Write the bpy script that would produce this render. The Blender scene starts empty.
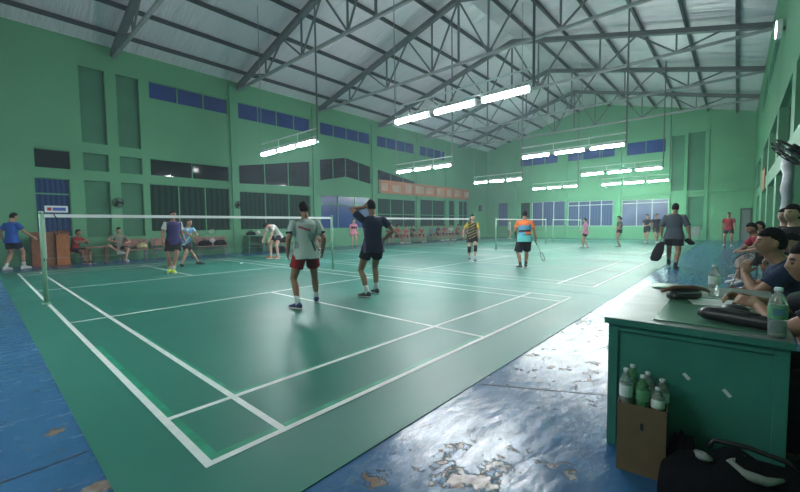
import bpy, bmesh, math, random
from mathutils import Vector, Matrix
from mathutils.geometry import tessellate_polygon
random.seed(7)
V = Vector
PI = math.pi
sc = bpy.context.scene
COL = sc.collection

# ------------------------------------------------------------------ materials
def mat(name, col, rough=0.6, metal=0.0, spec=0.5, bump=0.0, bscale=40.0, var=0.0, vscale=3.0, coat=0.0, alpha=1.0, trans=0.0):
    m = bpy.data.materials.new(name); m.use_nodes = True
    nt = m.node_tree; b = nt.nodes['Principled BSDF']
    b.inputs['Base Color'].default_value = (*col, 1)
    b.inputs['Roughness'].default_value = rough
    b.inputs['Metallic'].default_value = metal
    b.inputs['Specular IOR Level'].default_value = spec
    b.inputs['Coat Weight'].default_value = coat
    b.inputs['Alpha'].default_value = alpha
    b.inputs['Transmission Weight'].default_value = trans
    if bump or var:
        tc = nt.nodes.new('ShaderNodeTexCoord')
    if var:
        n = nt.nodes.new('ShaderNodeTexNoise'); n.inputs['Scale'].default_value = vscale; n.inputs['Detail'].default_value = 6
        nt.links.new(tc.outputs['Object'], n.inputs['Vector'])
        r = nt.nodes.new('ShaderNodeValToRGB')
        r.color_ramp.elements[0].position = 0.3; r.color_ramp.elements[1].position = 0.7
        r.color_ramp.elements[0].color = (*[c*(1-var) for c in col], 1)
        r.color_ramp.elements[1].color = (*[min(1, c*(1+var)) for c in col], 1)
        nt.links.new(n.outputs['Fac'], r.inputs['Fac']); nt.links.new(r.outputs['Color'], b.inputs['Base Color'])
    if bump:
        n2 = nt.nodes.new('ShaderNodeTexNoise'); n2.inputs['Scale'].default_value = bscale; n2.inputs['Detail'].default_value = 4
        nt.links.new(tc.outputs['Object'], n2.inputs['Vector'])
        bp = nt.nodes.new('ShaderNodeBump'); bp.inputs['Strength'].default_value = bump; bp.inputs['Distance'].default_value = 0.02
        nt.links.new(n2.outputs['Fac'], bp.inputs['Height']); nt.links.new(bp.outputs['Normal'], b.inputs['Normal'])
    return m

def emis(name, col, strength):
    m = bpy.data.materials.new(name); m.use_nodes = True
    b = m.node_tree.nodes['Principled BSDF']
    b.inputs['Base Color'].default_value = (*col, 1)
    b.inputs['Emission Color'].default_value = (*col, 1)
    b.inputs['Emission Strength'].default_value = strength
    return m

_mc = {}
def cloth(col, rough=0.85):
    k = ('c',) + tuple(round(c, 3) for c in col) + (rough,)
    if k not in _mc: _mc[k] = mat('cloth', col, rough, spec=0.25, bump=0.25, bscale=18)
    return _mc[k]

LAMP = 1.0
M = {}
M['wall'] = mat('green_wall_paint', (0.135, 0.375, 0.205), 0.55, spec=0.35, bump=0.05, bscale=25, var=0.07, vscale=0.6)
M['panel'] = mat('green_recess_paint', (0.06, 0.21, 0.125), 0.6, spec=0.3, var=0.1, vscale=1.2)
M['trimg'] = mat('green_trim_paint', (0.12, 0.37, 0.205), 0.5, spec=0.35, var=0.05, vscale=1)
M['steel'] = mat('grey_painted_steel', (0.13, 0.14, 0.145), 0.5, var=0.15, vscale=2)
M['steel_l'] = mat('pale_grey_steel', (0.30, 0.31, 0.315), 0.5, var=0.1, vscale=2)
M['purlin'] = mat('dark_purlin_steel', (0.055, 0.06, 0.062), 0.55)
M['white'] = mat('white_enamel', (0.75, 0.76, 0.76), 0.4)
M['line'] = mat('white_line_paint', (0.64, 0.66, 0.64), 0.5, var=0.08, vscale=9)
M['oldline'] = mat('bright_green_line_residue', (0.012, 0.24, 0.135), 0.45, var=0.35, vscale=6)
M['black'] = mat('black_plastic', (0.012, 0.012, 0.014), 0.4)
M['blackcloth'] = mat('black_bag_fabric', (0.005, 0.005, 0.007), 0.9, spec=0.12, bump=0.6, bscale=14)
M['wood'] = mat('brown_wood', (0.21, 0.075, 0.03), 0.5, var=0.25, vscale=5)
M['woodo'] = mat('orange_wood', (0.36, 0.12, 0.035), 0.5, var=0.25, vscale=5)
M['pinkwood'] = mat('pinkish_bench_paint', (0.34, 0.17, 0.14), 0.55, var=0.2, vscale=5)
M['blueglass'] = mat('blue_tinted_glass', (0.018, 0.055, 0.24), 0.2, var=0.25, vscale=0.8)
M['darkglass'] = mat('dark_night_glass', (0.010, 0.013, 0.017), 0.05, spec=0.55)
M['paleglass'] = mat('pale_violet_glass', (0.085, 0.11, 0.22), 0.25, var=0.3, vscale=0.7)
M['netpost'] = mat('pale_green_post_paint', (0.22, 0.42, 0.28), 0.45)
M['plasticw'] = mat('white_plastic_sheet', (0.55, 0.56, 0.60), 0.3, bump=0.6, bscale=9)
M['card'] = mat('brown_cardboard', (0.20, 0.115, 0.06), 0.8, var=0.1, vscale=6)
M['desk'] = mat('teal_green_desk_paint', (0.042, 0.215, 0.17), 0.5, var=0.12, vscale=3)
M['desktop'] = mat('worn_green_desk_top', (0.19, 0.225, 0.215), 0.33, var=0.35, vscale=4, bump=0.04, bscale=8)
M['board'] = mat('smooth_green_board', (0.10, 0.24, 0.17), 0.22)
M['paper'] = mat('white_paper', (0.7, 0.72, 0.72), 0.8)
M['rubber'] = mat('white_sole', (0.6, 0.6, 0.58), 0.6)
M['metalgrey'] = mat('grey_metal', (0.35, 0.36, 0.37), 0.35, metal=0.6)
M['orange'] = mat('orange_plastic', (0.55, 0.17, 0.05), 0.5)
M['bottle'] = mat('clear_bottle_plastic', (0.86, 0.92, 0.90), 0.06, trans=0.75)
M['bottleg'] = mat('green_bottle_plastic', (0.25, 0.6, 0.3), 0.06, trans=0.7)
M['labelg'] = mat('green_bottle_label', (0.12, 0.33, 0.17), 0.5)
M['labelw'] = mat('white_bottle_label', (0.75, 0.78, 0.78), 0.5)
M['brown'] = mat('brown_leather', (0.16, 0.055, 0.03), 0.45)
M['redp'] = mat('red_print', (0.45, 0.04, 0.05), 0.6)
M['bluep'] = mat('blue_print', (0.08, 0.12, 0.45), 0.6)
M['tube'] = emis('lit_tube', (0.90, 0.97, 1.0), 34*LAMP)
M['tubeg'] = emis('lit_greenish_tube', (0.72, 1.0, 0.86), 30*LAMP)
M['tubed'] = emis('lit_fill_tube', (0.90, 0.97, 1.0), 20*LAMP)  # weaker tubes for the added lamp row out of view
M['flood'] = emis('lit_floodlight_lens', (0.95, 0.97, 1.0), 5)

def curtain(name, c0, c1, scale, axis):
    m = mat(name, c0, 0.7, spec=0.15); nt = m.node_tree; b = nt.nodes['Principled BSDF']
    tc = nt.nodes.new('ShaderNodeTexCoord'); w = nt.nodes.new('ShaderNodeTexWave')
    w.bands_direction = axis; w.inputs['Scale'].default_value = scale; w.inputs['Distortion'].default_value = 2.0; w.inputs['Detail'].default_value = 2
    nt.links.new(tc.outputs['Object'], w.inputs['Vector'])
    r = nt.nodes.new('ShaderNodeValToRGB'); r.color_ramp.elements[0].color = (*c0, 1); r.color_ramp.elements[1].color = (*c1, 1)
    nt.links.new(w.outputs['Fac'], r.inputs['Fac']); nt.links.new(r.outputs['Color'], b.inputs['Base Color'])
    return m
M['greencurtain'] = curtain('dark_green_curtain', (0.004, 0.022, 0.014), (0.010, 0.055, 0.033), 1.3, 'X')
M['bluecurtain'] = curtain('blue_curtain', (0.012, 0.035, 0.10), (0.025, 0.075, 0.20), 2.2, 'X')
M['farcurtain'] = curtain('far_blue_curtain', (0.05, 0.07, 0.16), (0.09, 0.12, 0.25), 1.5, 'Y')

def mat_floor():
    m = mat('blue_painted_concrete', (0.05, 0.16, 0.33), 0.3, spec=0.4); nt = m.node_tree; b = nt.nodes['Principled BSDF']; L = nt.links
    tc = nt.nodes.new('ShaderNodeTexCoord')
    n = nt.nodes.new('ShaderNodeTexNoise'); n.inputs['Scale'].default_value = 1.1; n.inputs['Detail'].default_value = 7; n.inputs['Roughness'].default_value = 0.62
    L.new(tc.outputs['Object'], n.inputs['Vector'])
    r = nt.nodes.new('ShaderNodeValToRGB')
    r.color_ramp.elements[0].position = 0.35; r.color_ramp.elements[0].color = (0.028, 0.105, 0.235, 1)
    r.color_ramp.elements[1].position = 0.66; r.color_ramp.elements[1].color = (0.036, 0.125, 0.27, 1)
    L.new(n.outputs['Fac'], r.inputs['Fac'])
    n2 = nt.nodes.new('ShaderNodeTexNoise'); n2.inputs['Scale'].default_value = 7.0; n2.inputs['Detail'].default_value = 10; n2.inputs['Roughness'].default_value = 0.68
    mp = nt.nodes.new('ShaderNodeMapping'); mp.inputs['Location'].default_value = (3.1, 8.4, 0); L.new(tc.outputs['Object'], mp.inputs['Vector']); L.new(mp.outputs['Vector'], n2.inputs['Vector'])
    prev = None
    for cx, cy, rad, k in ((.95, -1.12, .42, .17), (.80, -.95, .25, .14), (.50, -.70, .20, .13), (1.15, -1.42, .22, .10), (-.455, 1.12, .13, .26), (-.43, .27, .14, .30), (2.6, -.95, .9, .06), (4.6, -.85, 1.2, .08), (7.5, -.8, 2.0, .08)):
        dn = nt.nodes.new('ShaderNodeVectorMath'); dn.operation = 'DISTANCE'; dn.inputs[1].default_value = (cx, cy, 0); L.new(tc.outputs['Object'], dn.inputs[0])
        mr = nt.nodes.new('ShaderNodeMapRange'); mr.interpolation_type = 'SMOOTHSTEP'; mr.inputs[1].default_value = 0; mr.inputs[2].default_value = rad; mr.inputs[3].default_value = k; mr.inputs[4].default_value = 0; L.new(dn.outputs['Value'], mr.inputs[0])
        if prev is None: prev = mr.outputs[0]
        else:
            mxn = nt.nodes.new('ShaderNodeMath'); mxn.operation = 'MAXIMUM'; L.new(prev, mxn.inputs[0]); L.new(mr.outputs[0], mxn.inputs[1]); prev = mxn.outputs[0]
    sm = nt.nodes.new('ShaderNodeMath'); sm.operation = 'ADD'; L.new(n2.outputs['Fac'], sm.inputs[0]); L.new(prev, sm.inputs[1])
    r2 = nt.nodes.new('ShaderNodeValToRGB'); r2.color_ramp.elements[0].position = 0.635; r2.color_ramp.elements[1].position = 0.665
    L.new(sm.outputs[0], r2.inputs['Fac'])
    mx = nt.nodes.new('ShaderNodeMix'); mx.data_type = 'RGBA'
    L.new(r2.outputs['Color'], mx.inputs[0]); L.new(r.outputs['Color'], mx.inputs[6])
    n4 = nt.nodes.new('ShaderNodeTexNoise'); n4.inputs['Scale'].default_value = 9; L.new(tc.outputs['Object'], n4.inputs['Vector'])
    r4 = nt.nodes.new('ShaderNodeValToRGB'); r4.color_ramp.elements[0].position = 0.4; r4.color_ramp.elements[0].color = (0.20, 0.13, 0.10, 1); r4.color_ramp.elements[1].position = 0.6; r4.color_ramp.elements[1].color = (0.30, 0.29, 0.28, 1)
    L.new(n4.outputs['Fac'], r4.inputs['Fac']); L.new(r4.outputs['Color'], mx.inputs[7])
    L.new(mx.outputs[2], b.inputs['Base Color'])
    n3 = nt.nodes.new('ShaderNodeTexNoise'); n3.inputs['Scale'].default_value = 9; n3.inputs['Detail'].default_value = 7; mp3 = nt.nodes.new('ShaderNodeMapping'); mp3.inputs['Rotation'].default_value = (0, 0, .5); mp3.inputs['Scale'].default_value = (.55, 1.5, 1); L.new(tc.outputs['Object'], mp3.inputs['Vector']); L.new(mp3.outputs['Vector'], n3.inputs['Vector'])
    rr = nt.nodes.new('ShaderNodeMapRange'); rr.inputs[1].default_value = 0.3; rr.inputs[2].default_value = 0.7; rr.inputs[3].default_value = 0.13; rr.inputs[4].default_value = 0.32
    L.new(n3.outputs['Fac'], rr.inputs[0]); L.new(rr.outputs[0], b.inputs['Roughness'])
    ad = nt.nodes.new('ShaderNodeMath'); ad.operation = 'SUBTRACT'; L.new(n3.outputs['Fac'], ad.inputs[0]); L.new(r2.outputs['Color'], ad.inputs[1])
    bp = nt.nodes.new('ShaderNodeBump'); bp.inputs['Strength'].default_value = 0.65; bp.inputs['Distance'].default_value = 0.012
    L.new(ad.outputs[0], bp.inputs['Height']); L.new(bp.outputs['Normal'], b.inputs['Normal'])
    return m
M['floor'] = mat_floor()

def mat_mat():
    m = mat('green_court_vinyl', (0.02, 0.19, 0.13), 0.4, spec=0.42); nt = m.node_tree; b = nt.nodes['Principled BSDF']; L = nt.links
    tc = nt.nodes.new('ShaderNodeTexCoord')
    n = nt.nodes.new('ShaderNodeTexNoise'); n.inputs['Scale'].default_value = 0.55; n.inputs['Detail'].default_value = 8; n.inputs['Roughness'].default_value = 0.6
    L.new(tc.outputs['Object'], n.inputs['Vector'])
    r = nt.nodes.new('ShaderNodeValToRGB')
    r.color_ramp.elements[0].position = 0.32; r.color_ramp.elements[0].color = (0.018, 0.140, 0.104, 1)
    r.color_ramp.elements[1].position = 0.70; r.color_ramp.elements[1].color = (0.026, 0.172, 0.130, 1)
    L.new(n.outputs['Fac'], r.inputs['Fac']); L.new(r.outputs['Color'], b.inputs['Base Color'])
    rr = nt.nodes.new('ShaderNodeMapRange'); rr.inputs[1].default_value = 0.3; rr.inputs[2].default_value = 0.7; rr.inputs[3].default_value = 0.36; rr.inputs[4].default_value = 0.50
    L.new(n.outputs['Fac'], rr.inputs[0]); L.new(rr.outputs[0], b.inputs['Roughness'])
    n3 = nt.nodes.new('ShaderNodeTexNoise'); n3.inputs['Scale'].default_value = 160; L.new(tc.outputs['Object'], n3.inputs['Vector'])
    bp = nt.nodes.new('ShaderNodeBump'); bp.inputs['Strength'].default_value = 0.08; bp.inputs['Distance'].default_value = 0.004
    L.new(n3.outputs['Fac'], bp.inputs['Height']); L.new(bp.outputs['Normal'], b.inputs['Normal'])
    return m
M['mat'] = mat_mat()

def mat_roof():
    m = mat('foil_backed_roof_sheet', (0.93, 0.81, 0.88), 0.34, metal=0.2); nt = m.node_tree; b = nt.nodes['Principled BSDF']; L = nt.links
    tc = nt.nodes.new('ShaderNodeTexCoord')
    mp = nt.nodes.new('ShaderNodeMapping'); mp.inputs['Scale'].default_value = (3.5, 0.5, 1); L.new(tc.outputs['Object'], mp.inputs['Vector'])
    n = nt.nodes.new('ShaderNodeTexNoise'); n.inputs['Scale'].default_value = 1.6; n.inputs['Detail'].default_value = 5; L.new(mp.outputs['Vector'], n.inputs['Vector'])
    w = nt.nodes.new('ShaderNodeTexWave'); w.bands_direction = 'X'; w.inputs['Scale'].default_value = 0.42; w.inputs['Distortion'].default_value = 0.4; L.new(tc.outputs['Object'], w.inputs['Vector'])
    a = nt.nodes.new('ShaderNodeMath'); a.operation = 'MULTIPLY_ADD'; a.inputs[1].default_value = 0.25; L.new(w.outputs['Fac'], a.inputs[0]); L.new(n.outputs['Fac'], a.inputs[2])
    bp = nt.nodes.new('ShaderNodeBump'); bp.inputs['Strength'].default_value = 0.9; bp.inputs['Distance'].default_value = 0.10
    L.new(a.outputs[0], bp.inputs['Height']); L.new(bp.outputs['Normal'], b.inputs['Normal'])
    return m
M['roof'] = mat_roof()

def mat_net():
    m = bpy.data.materials.new('net_threads'); m.use_nodes = True; nt = m.node_tree; L = nt.links
    b = nt.nodes['Principled BSDF']; b.inputs['Base Color'].default_value = (0.05, 0.03, 0.025, 1); b.inputs['Roughness'].default_value = 0.8
    tc = nt.nodes.new('ShaderNodeTexCoord'); sx = nt.nodes.new('ShaderNodeSeparateXYZ'); L.new(tc.outputs['Object'], sx.inputs[0])
    fs = []
    for ax in (0, 2):
        p = nt.nodes.new('ShaderNodeMath'); p.operation = 'PINGPONG'; p.inputs[1].default_value = 0.012; L.new(sx.outputs[ax], p.inputs[0])
        c = nt.nodes.new('ShaderNodeMath'); c.operation = 'LESS_THAN'; c.inputs[1].default_value = 0.0006; L.new(p.outputs[0], c.inputs[0]); fs.append(c)
    mx = nt.nodes.new('ShaderNodeMath'); mx.operation = 'MAXIMUM'; L.new(fs[0].outputs[0], mx.inputs[0]); L.new(fs[1].outputs[0], mx.inputs[1])
    L.new(mx.outputs[0], b.inputs['Alpha'])
    return m
M['net'] = mat_net()

# ------------------------------------------------------------------ mesh helpers
def box(bm, x0, y0, z0, x1, y1, z1, bev=0.0):
    t = bmesh.new() if bev else bm
    vs = [t.verts.new((x, y, z)) for x in (x0, x1) for y in (y0, y1) for z in (z0, z1)]
    for f in ((0,1,3,2),(4,6,7,5),(0,4,5,1),(2,3,7,6),(0,2,6,4),(1,5,7,3)): t.faces.new([vs[i] for i in f])
    if bev:
        bmesh.ops.bevel(t, geom=list(t.edges), offset=bev, segments=2, affect='EDGES', profile=0.6)
        tmp = bpy.data.meshes.new('tmp'); t.to_mesh(tmp); t.free(); bm.from_mesh(tmp); bpy.data.meshes.remove(tmp)

def perp(d):
    a = V((0, 0, 1)) if abs(d.z) < 0.9 else V((1, 0, 0))
    u = d.cross(a).normalized(); return u, d.cross(u).normalized()

def rings(bm, rs, n=14, cap=True):
    """rs: list of (centre, axis_a, axis_b)"""
    prev = None; first = None
    for c, a, b in rs:
        cur = [bm.verts.new(c + a*math.cos(2*PI*i/n) + b*math.sin(2*PI*i/n)) for i in range(n)]
        if prev:
            for i in range(n): bm.faces.new((prev[i], prev[(i+1) % n], cur[(i+1) % n], cur[i]))
        else: first = cur
        prev = cur
    if cap:
        bm.faces.new(list(reversed(first))); bm.faces.new(prev)

def tube(bm, pts, rad, n=10, cap=True, dome=False):
    pts = [V(p) for p in pts]
    if not hasattr(rad, '__len__'): rad = [rad]*len(pts)
    rad = list(rad)
    if dome:
        d0 = (pts[1]-pts[0]).normalized(); d1 = (pts[-1]-pts[-2]).normalized()
        pts = [pts[0]-d0*rad[0]*0.9, pts[0]-d0*rad[0]*0.55] + pts + [pts[-1]+d1*rad[-1]*0.55, pts[-1]+d1*rad[-1]*0.9]
        rad = [rad[0]*0.35, rad[0]*0.8] + rad + [rad[-1]*0.8, rad[-1]*0.35]
    rs = []; u = None
    for i, p in enumerate(pts):
        d = (pts[min(i+1, len(pts)-1)] - pts[max(i-1, 0)]).normalized()
        if u is None: u, w = perp(d)
        else:
            u = (u - d*u.dot(d)).normalized(); w = d.cross(u).normalized()
        rs.append((p, u*rad[i], w*rad[i]))
    rings(bm, rs, n, cap)

def bar(bm, a, b, w, h, up=V((0, 0, 1))):
    a = V(a); b = V(b); d = (b-a).normalized(); s = d.cross(up)
    if s.length < 1e-4: s = d.cross(V((1, 0, 0)))
    s.normalize(); u = s.cross(d).normalized()
    vs = [bm.verts.new(p + s*w/2*i + u*h/2*j) for p in (a, b) for i, j in ((-1,-1),(1,-1),(1,1),(-1,1))]
    for f in ((3,2,1,0),(4,5,6,7),(0,1,5,4),(1,2,6,5),(2,3,7,6),(3,0,4,7)): bm.faces.new([vs[i] for i in f])

def lathe(bm, prof, c=(0, 0, 0), n=16):
    c = V(c); rings(bm, [(c + V((0, 0, z)), V((max(r, 1e-4), 0, 0)), V((0, max(r, 1e-4), 0))) for r, z in prof], n)

def torus(bm, c, a, b, r, n=28, m=6):
    c = V(c); nn = a.cross(b).normalized(); R = []
    for i in range(n):
        t = 2*PI*i/n; p = c + a*math.cos(t) + b*math.sin(t); o = (a*math.cos(t) + b*math.sin(t)).normalized()
        R.append([bm.verts.new(p + o*r*math.cos(2*PI*j/m) + nn*r*math.sin(2*PI*j/m)) for j in range(m)])
    for i in range(n):
        for j in range(m):
            bm.faces.new((R[i][j], R[(i+1) % n][j], R[(i+1) % n][(j+1) % m], R[i][(j+1) % m]))

def ellipsoid(bm, c, rx, ry, rz, nu=14, nv=9, f=None):
    rs = []
    c = V(c)
    for j in range(nv+1):
        t = PI*(0.02 + 0.96*j/nv); k = math.sin(t); z = -math.cos(t)
        rs.append((c + V((0, 0, z*rz)), V((rx*k, 0, 0)), V((0, ry*k, 0))))
    rings(bm, rs, nu)

def obj(name, bm, m, parent=None, smooth=False, loc=None):
    me = bpy.data.meshes.new(name)
    bmesh.ops.recalc_face_normals(bm, faces=bm.faces)
    bm.to_mesh(me); bm.free()
    for x in (m if isinstance(m, (list, tuple)) else [m]): me.materials.append(x)
    if smooth:
        for p in me.polygons: p.use_smooth = True
    o = bpy.data.objects.new(name, me); COL.objects.link(o)
    if parent: o.parent = parent
    if loc: o.location = loc
    return o

def thing(name, label, cat, loc=(0, 0, 0), rz=0.0, group=None):
    o = bpy.data.objects.new(name, None); COL.objects.link(o); o.empty_display_size = 0.2
    o.location = loc; o.rotation_euler = (0, 0, rz); o['label'] = label; o['category'] = cat
    if group: o['group'] = group
    return o

def tag(o, label, cat, group=None, kind=None):
    o['label'] = label; o['category'] = cat
    if group: o['group'] = group
    if kind: o['kind'] = kind
    return o

def struct(o, label=None):
    o['kind'] = 'structure'
    if label: o['label'] = label
    return o

def B(f, *a, **k):
    bm = bmesh.new(); f(bm, *a, **k); return bm

def dup(root, **kw):
    r = root.copy(); COL.objects.link(r)
    for ch in list(root.children):
        c = ch.copy(); COL.objects.link(c); c.parent = r
        for g in list(ch.children):
            d = g.copy(); COL.objects.link(d); d.parent = c
    for k, v in kw.items():
        if k in ('label', 'group', 'category'): r[k] = v
        else: setattr(r, k, v)
    return r

# ------------------------------------------------------------------ people
def baked(name, bm, voxel, mats, parent, smooth_it=3, paint=None, strength=0.5):
    me = bpy.data.meshes.new('tmp'); bmesh.ops.recalc_face_normals(bm, faces=bm.faces); bm.to_mesh(me); bm.free()
    t = bpy.data.objects.new('tmp', me); COL.objects.link(t)
    r = t.modifiers.new('r', 'REMESH'); r.mode = 'VOXEL'; r.voxel_size = voxel
    if smooth_it:
        s = t.modifiers.new('s', 'SMOOTH'); s.iterations = smooth_it; s.factor = strength
    dg = bpy.context.evaluated_depsgraph_get(); dg.update()
    new = bpy.data.meshes.new_from_object(t.evaluated_get(dg))
    bpy.data.objects.remove(t); bpy.data.meshes.remove(me)
    new.materials.clear()
    for x in mats: new.materials.append(x)
    for p in new.polygons:
        p.use_smooth = True
        p.material_index = paint(p.center) if paint else 0
    new.name = name
    o = bpy.data.objects.new(name, new); COL.objects.link(o)
    if parent: o.parent = parent
    return o

def ik(a, b, l1, l2, pole):
    d = b - a; L = max(min(d.length, (l1+l2)*0.998), abs(l1-l2)+0.01); u = d.normalized()
    x = (l1*l1 - l2*l2 + L*L)/(2*L); h = math.sqrt(max(l1*l1 - x*x, 0))
    p = pole - u*pole.dot(u)
    p = p.normalized() if p.length > 1e-5 else perp(u)[0]
    return a + u*x + p*h, a + u*L

SK = {'a': (0.42, 0.235, 0.16), 'b': (0.34, 0.18, 0.115), 'c': (0.50, 0.30, 0.215), 'd': (0.27, 0.14, 0.09)}
SKM = {k: mat('skin', v, 0.5, spec=0.35) for k, v in SK.items()}
M['lip'] = mat('lip_skin', (0.32, 0.12, 0.10), 0.45)
M['eye'] = mat('eye_and_brow_dark', (0.012, 0.009, 0.008), 0.35)
M['hair'] = mat('black_hair', (0.009, 0.008, 0.008), 0.75, spec=0.1, bump=0.5, bscale=60)
HAIRBROWN = mat('brown_hair', (0.03, 0.018, 0.012), 0.45, bump=0.5, bscale=60)

def person(label, loc, face, H=1.7, vox=0.012, skin='a', pelvis=0.93, off=(0, 0), lean=3, side=0, twist=0,
           lf=(-0.11, 0.03), rf=(0.11, -0.03), lfy=8, rfy=-8, lfz=0.0, rfz=0.0, lpole=None, rpole=None,
           lh=None, rh=None, lep=None, rep=None, lhd=None, rhd=None, lpn=None, rpn=None, lcurl=22, rcurl=22,
           head=(0, 0), shirt=(0.5, 0.5, 0.5), sleeve=0.55, shirtmats=None, paint=None, hem=-0.10, shorts=(0.02, 0.02, 0.03), shortlen=0.55, shortw=1.0,
           shoe=(0.6, 0.6, 0.6), sole=True, sock=None, hair='short', hairm=None, group=None, girth=1.0, extra=None, female=False, cap=None):
    s = H/1.72
    d = V((face[0], face[1], 0)).normalized(); yaw = math.atan2(d.y, d.x) - PI/2
    P = V((off[0], off[1], pelvis))
    # spine frames in units of H=1.72
    def rotm(l, sd, tw):
        return Matrix.Rotation(math.radians(tw), 3, 'Z') @ Matrix.Rotation(math.radians(sd), 3, 'Y') @ Matrix.Rotation(-math.radians(l), 3, 'X')
    def spine(t):
        p = P.copy(); n = 8; R = None
        for i in range(n):
            f = (i+0.5)/n; tt = t*f
            k = max(0.0, min(1.0, 0.45 + tt/0.45*0.55))
            R = rotm(lean*k, side*k, twist*max(0.0, min(1, tt/0.4)))
            p = p + R @ V((0, 0, 1))*(t/n)
        k = max(0.0, min(1.0, 0.45 + t/0.45*0.55))
        return p, rotm(lean*k, side*k, twist*max(0.0, min(1, t/0.4)))
    W = 0.92 if female else 1.0
    tors = [(-0.13, .085, .075), (-0.08, .14, .105), (-0.02, .166, .115), (0.06, .158, .108), (0.14, .140*W, .098), (0.24, .150*W, .105), (0.34, .165*W, .112), (0.42, .170*W, .105), (0.475, .145*W, .085), (0.51, .075, .062), (0.545, .056, .056), (0.60, .054, .057)]
    def torso_rings(inf, t0, t1, extra_rad=0.0):
        out = []
        for i, (t, a, b) in enumerate(tors):
            if t < t0 - 1e-6 or t > t1 + 1e-6: continue
            p, R = spine(t); g = girth if t < 0.45 else 1.0
            out.append((p*s, R @ V(((a*g+inf)*s, 0, 0)), R @ V((0, (b*g+inf)*s, 0))))
        return out
    neckp, nR = spine(0.56)
    shp, shR = spine(0.45)
    SHW = 0.185*W
    SHO = {-1: shp + shR @ V((-SHW, 0, 0)), 1: shp + shR @ V((SHW, 0, 0))}
    # head
    hy, hp = head
    HR = Matrix.Rotation(math.radians(-hy), 3, 'Z') @ Matrix.Rotation(math.radians(hp), 3, 'X')
    if abs(lean) > 40: HR = nR @ HR
    hc = neckp + nR @ V((0, 0.015, 0.0)) + HR @ V((0, 0.02, 0.125))
    arms = {}
    for sd, tgt, pole, hd, pn in ((-1, lh, lep, lhd, lpn), (1, rh, rep, rhd, rpn)):
        S = SHO[sd]
        if tgt is None: tgt = V((S.x + sd*0.09, S.y + 0.05, S.z - 0.53))
        else: tgt = V(tgt)
        pole = V(pole) if pole else V((sd*0.35, -1, -0.1))
        el, wr = ik(S, tgt, 0.285, 0.25, pole)
        fd = V(hd).normalized() if hd else (wr - el).normalized()
        pnn = V(pn) if pn else V((-sd, 0.15, 0))
        pnn = (pnn - fd*pnn.dot(fd)).normalized()
        arms[sd] = (S, el, wr, fd, pnn)
    legs = {}
    pR = rotm(lean*0.3, 0, 0)
    for sd, ft, fy, fz, pole in ((-1, lf, lfy, lfz, lpole), (1, rf, rfy, rfz, rpole)):
        hj = P + V((sd*0.092, 0, -0.035))
        fdir = Matrix.Rotation(math.radians(fy), 3, 'Z') @ V((0, 1, 0))
        an = V((ft[0], ft[1], 0.085 + fz))
        pole = V(pole) if pole else fdir*1.0 + V((sd*0.1, 0, 0))
        kn, an = ik(hj, an, 0.44, 0.425, pole)
        legs[sd] = (hj, kn, an, fdir)
    # ---- body mesh
    bm = bmesh.new()
    rings(bm, torso_rings(0, -0.13, 0.60), 18)
    def hpt(dv, grow=0.0):
        x, y, z = dv
        rx, ry, rz = 0.076, 0.097, 0.118
        jaw = 1.0 - 0.26*max(0, -z - 0.1)**1.0 if z < -0.1 else 1.0
        k = 1.0
        q = V((x*rx*jaw, y*ry*(1 - 0.10*max(0, -z)*(1 if y < 0 else 0.2)), z*rz))
        q.y += 0.010*max(0, y)*max(0, -z)
        if grow == 0.0 and y > 0:
            q.y += 0.026*math.exp(-(x/0.16)**2 - ((z+0.16)/0.17)**2) + 0.008*math.exp(-(x/0.12)**2 - ((z-0.05)/0.2)**2)   # nose and bridge
            q.y += 0.008*math.exp(-(x/0.28)**2 - ((z+0.50)/0.09)**2) + 0.009*math.exp(-(x/0.25)**2 - ((z+0.83)/0.14)**2)      # mouth, chin
            for e in (-1, 1):
                q.y -= 0.010*math.exp(-((x-e*0.38)/0.17)**2 - ((z-0.02)/0.12)**2)
                q.y += 0.004*math.exp(-((x-e*0.38)/0.24)**2 - ((z-0.22)/0.08)**2)
        return q
    def headgrid(bm, fn, nu=30, nv=22):
        rows = []
        for j in range(nv+1):
            t = PI*(0.012 + 0.976*j/nv); row = []
            for i in range(nu):
                a = 2*PI*i/nu; dv = (math.sin(t)*math.cos(a), math.sin(t)*math.sin(a), -math.cos(t))
                row.append(bm.verts.new((hc + HR @ fn(dv))*s))
            rows.append(row)
        for j in range(nv):
            for i in range(nu): bm.faces.new((rows[j][i], rows[j][(i+1) % nu], rows[j+1][(i+1) % nu], rows[j+1][i]))
        bm.faces.new(list(reversed(rows[0]))); bm.faces.new(rows[-1])
    headgrid(bm, lambda dv: hpt(dv))
    for e in (-1, 1):   # ears
        c = hc + HR @ V((e*0.077, -0.008, -0.008))
        a = HR @ V((0.0, 0.017, 0)); b = HR @ V((0, 0, 0.030)); o = HR @ V((e*0.007, -0.004, 0))
        rings(bm, [((c - o)*s, a*0.6*s, b*0.6*s), (c*s, a*s, b*s), ((c + o)*s, a*0.8*s, b*0.8*s)], 10)
    tube(bm, [(neckp + nR @ V((0, 0, -0.05)))*s, (hc + HR @ V((0, -0.01, -0.06)))*s], [0.056*s, 0.052*s], 12)
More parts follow.
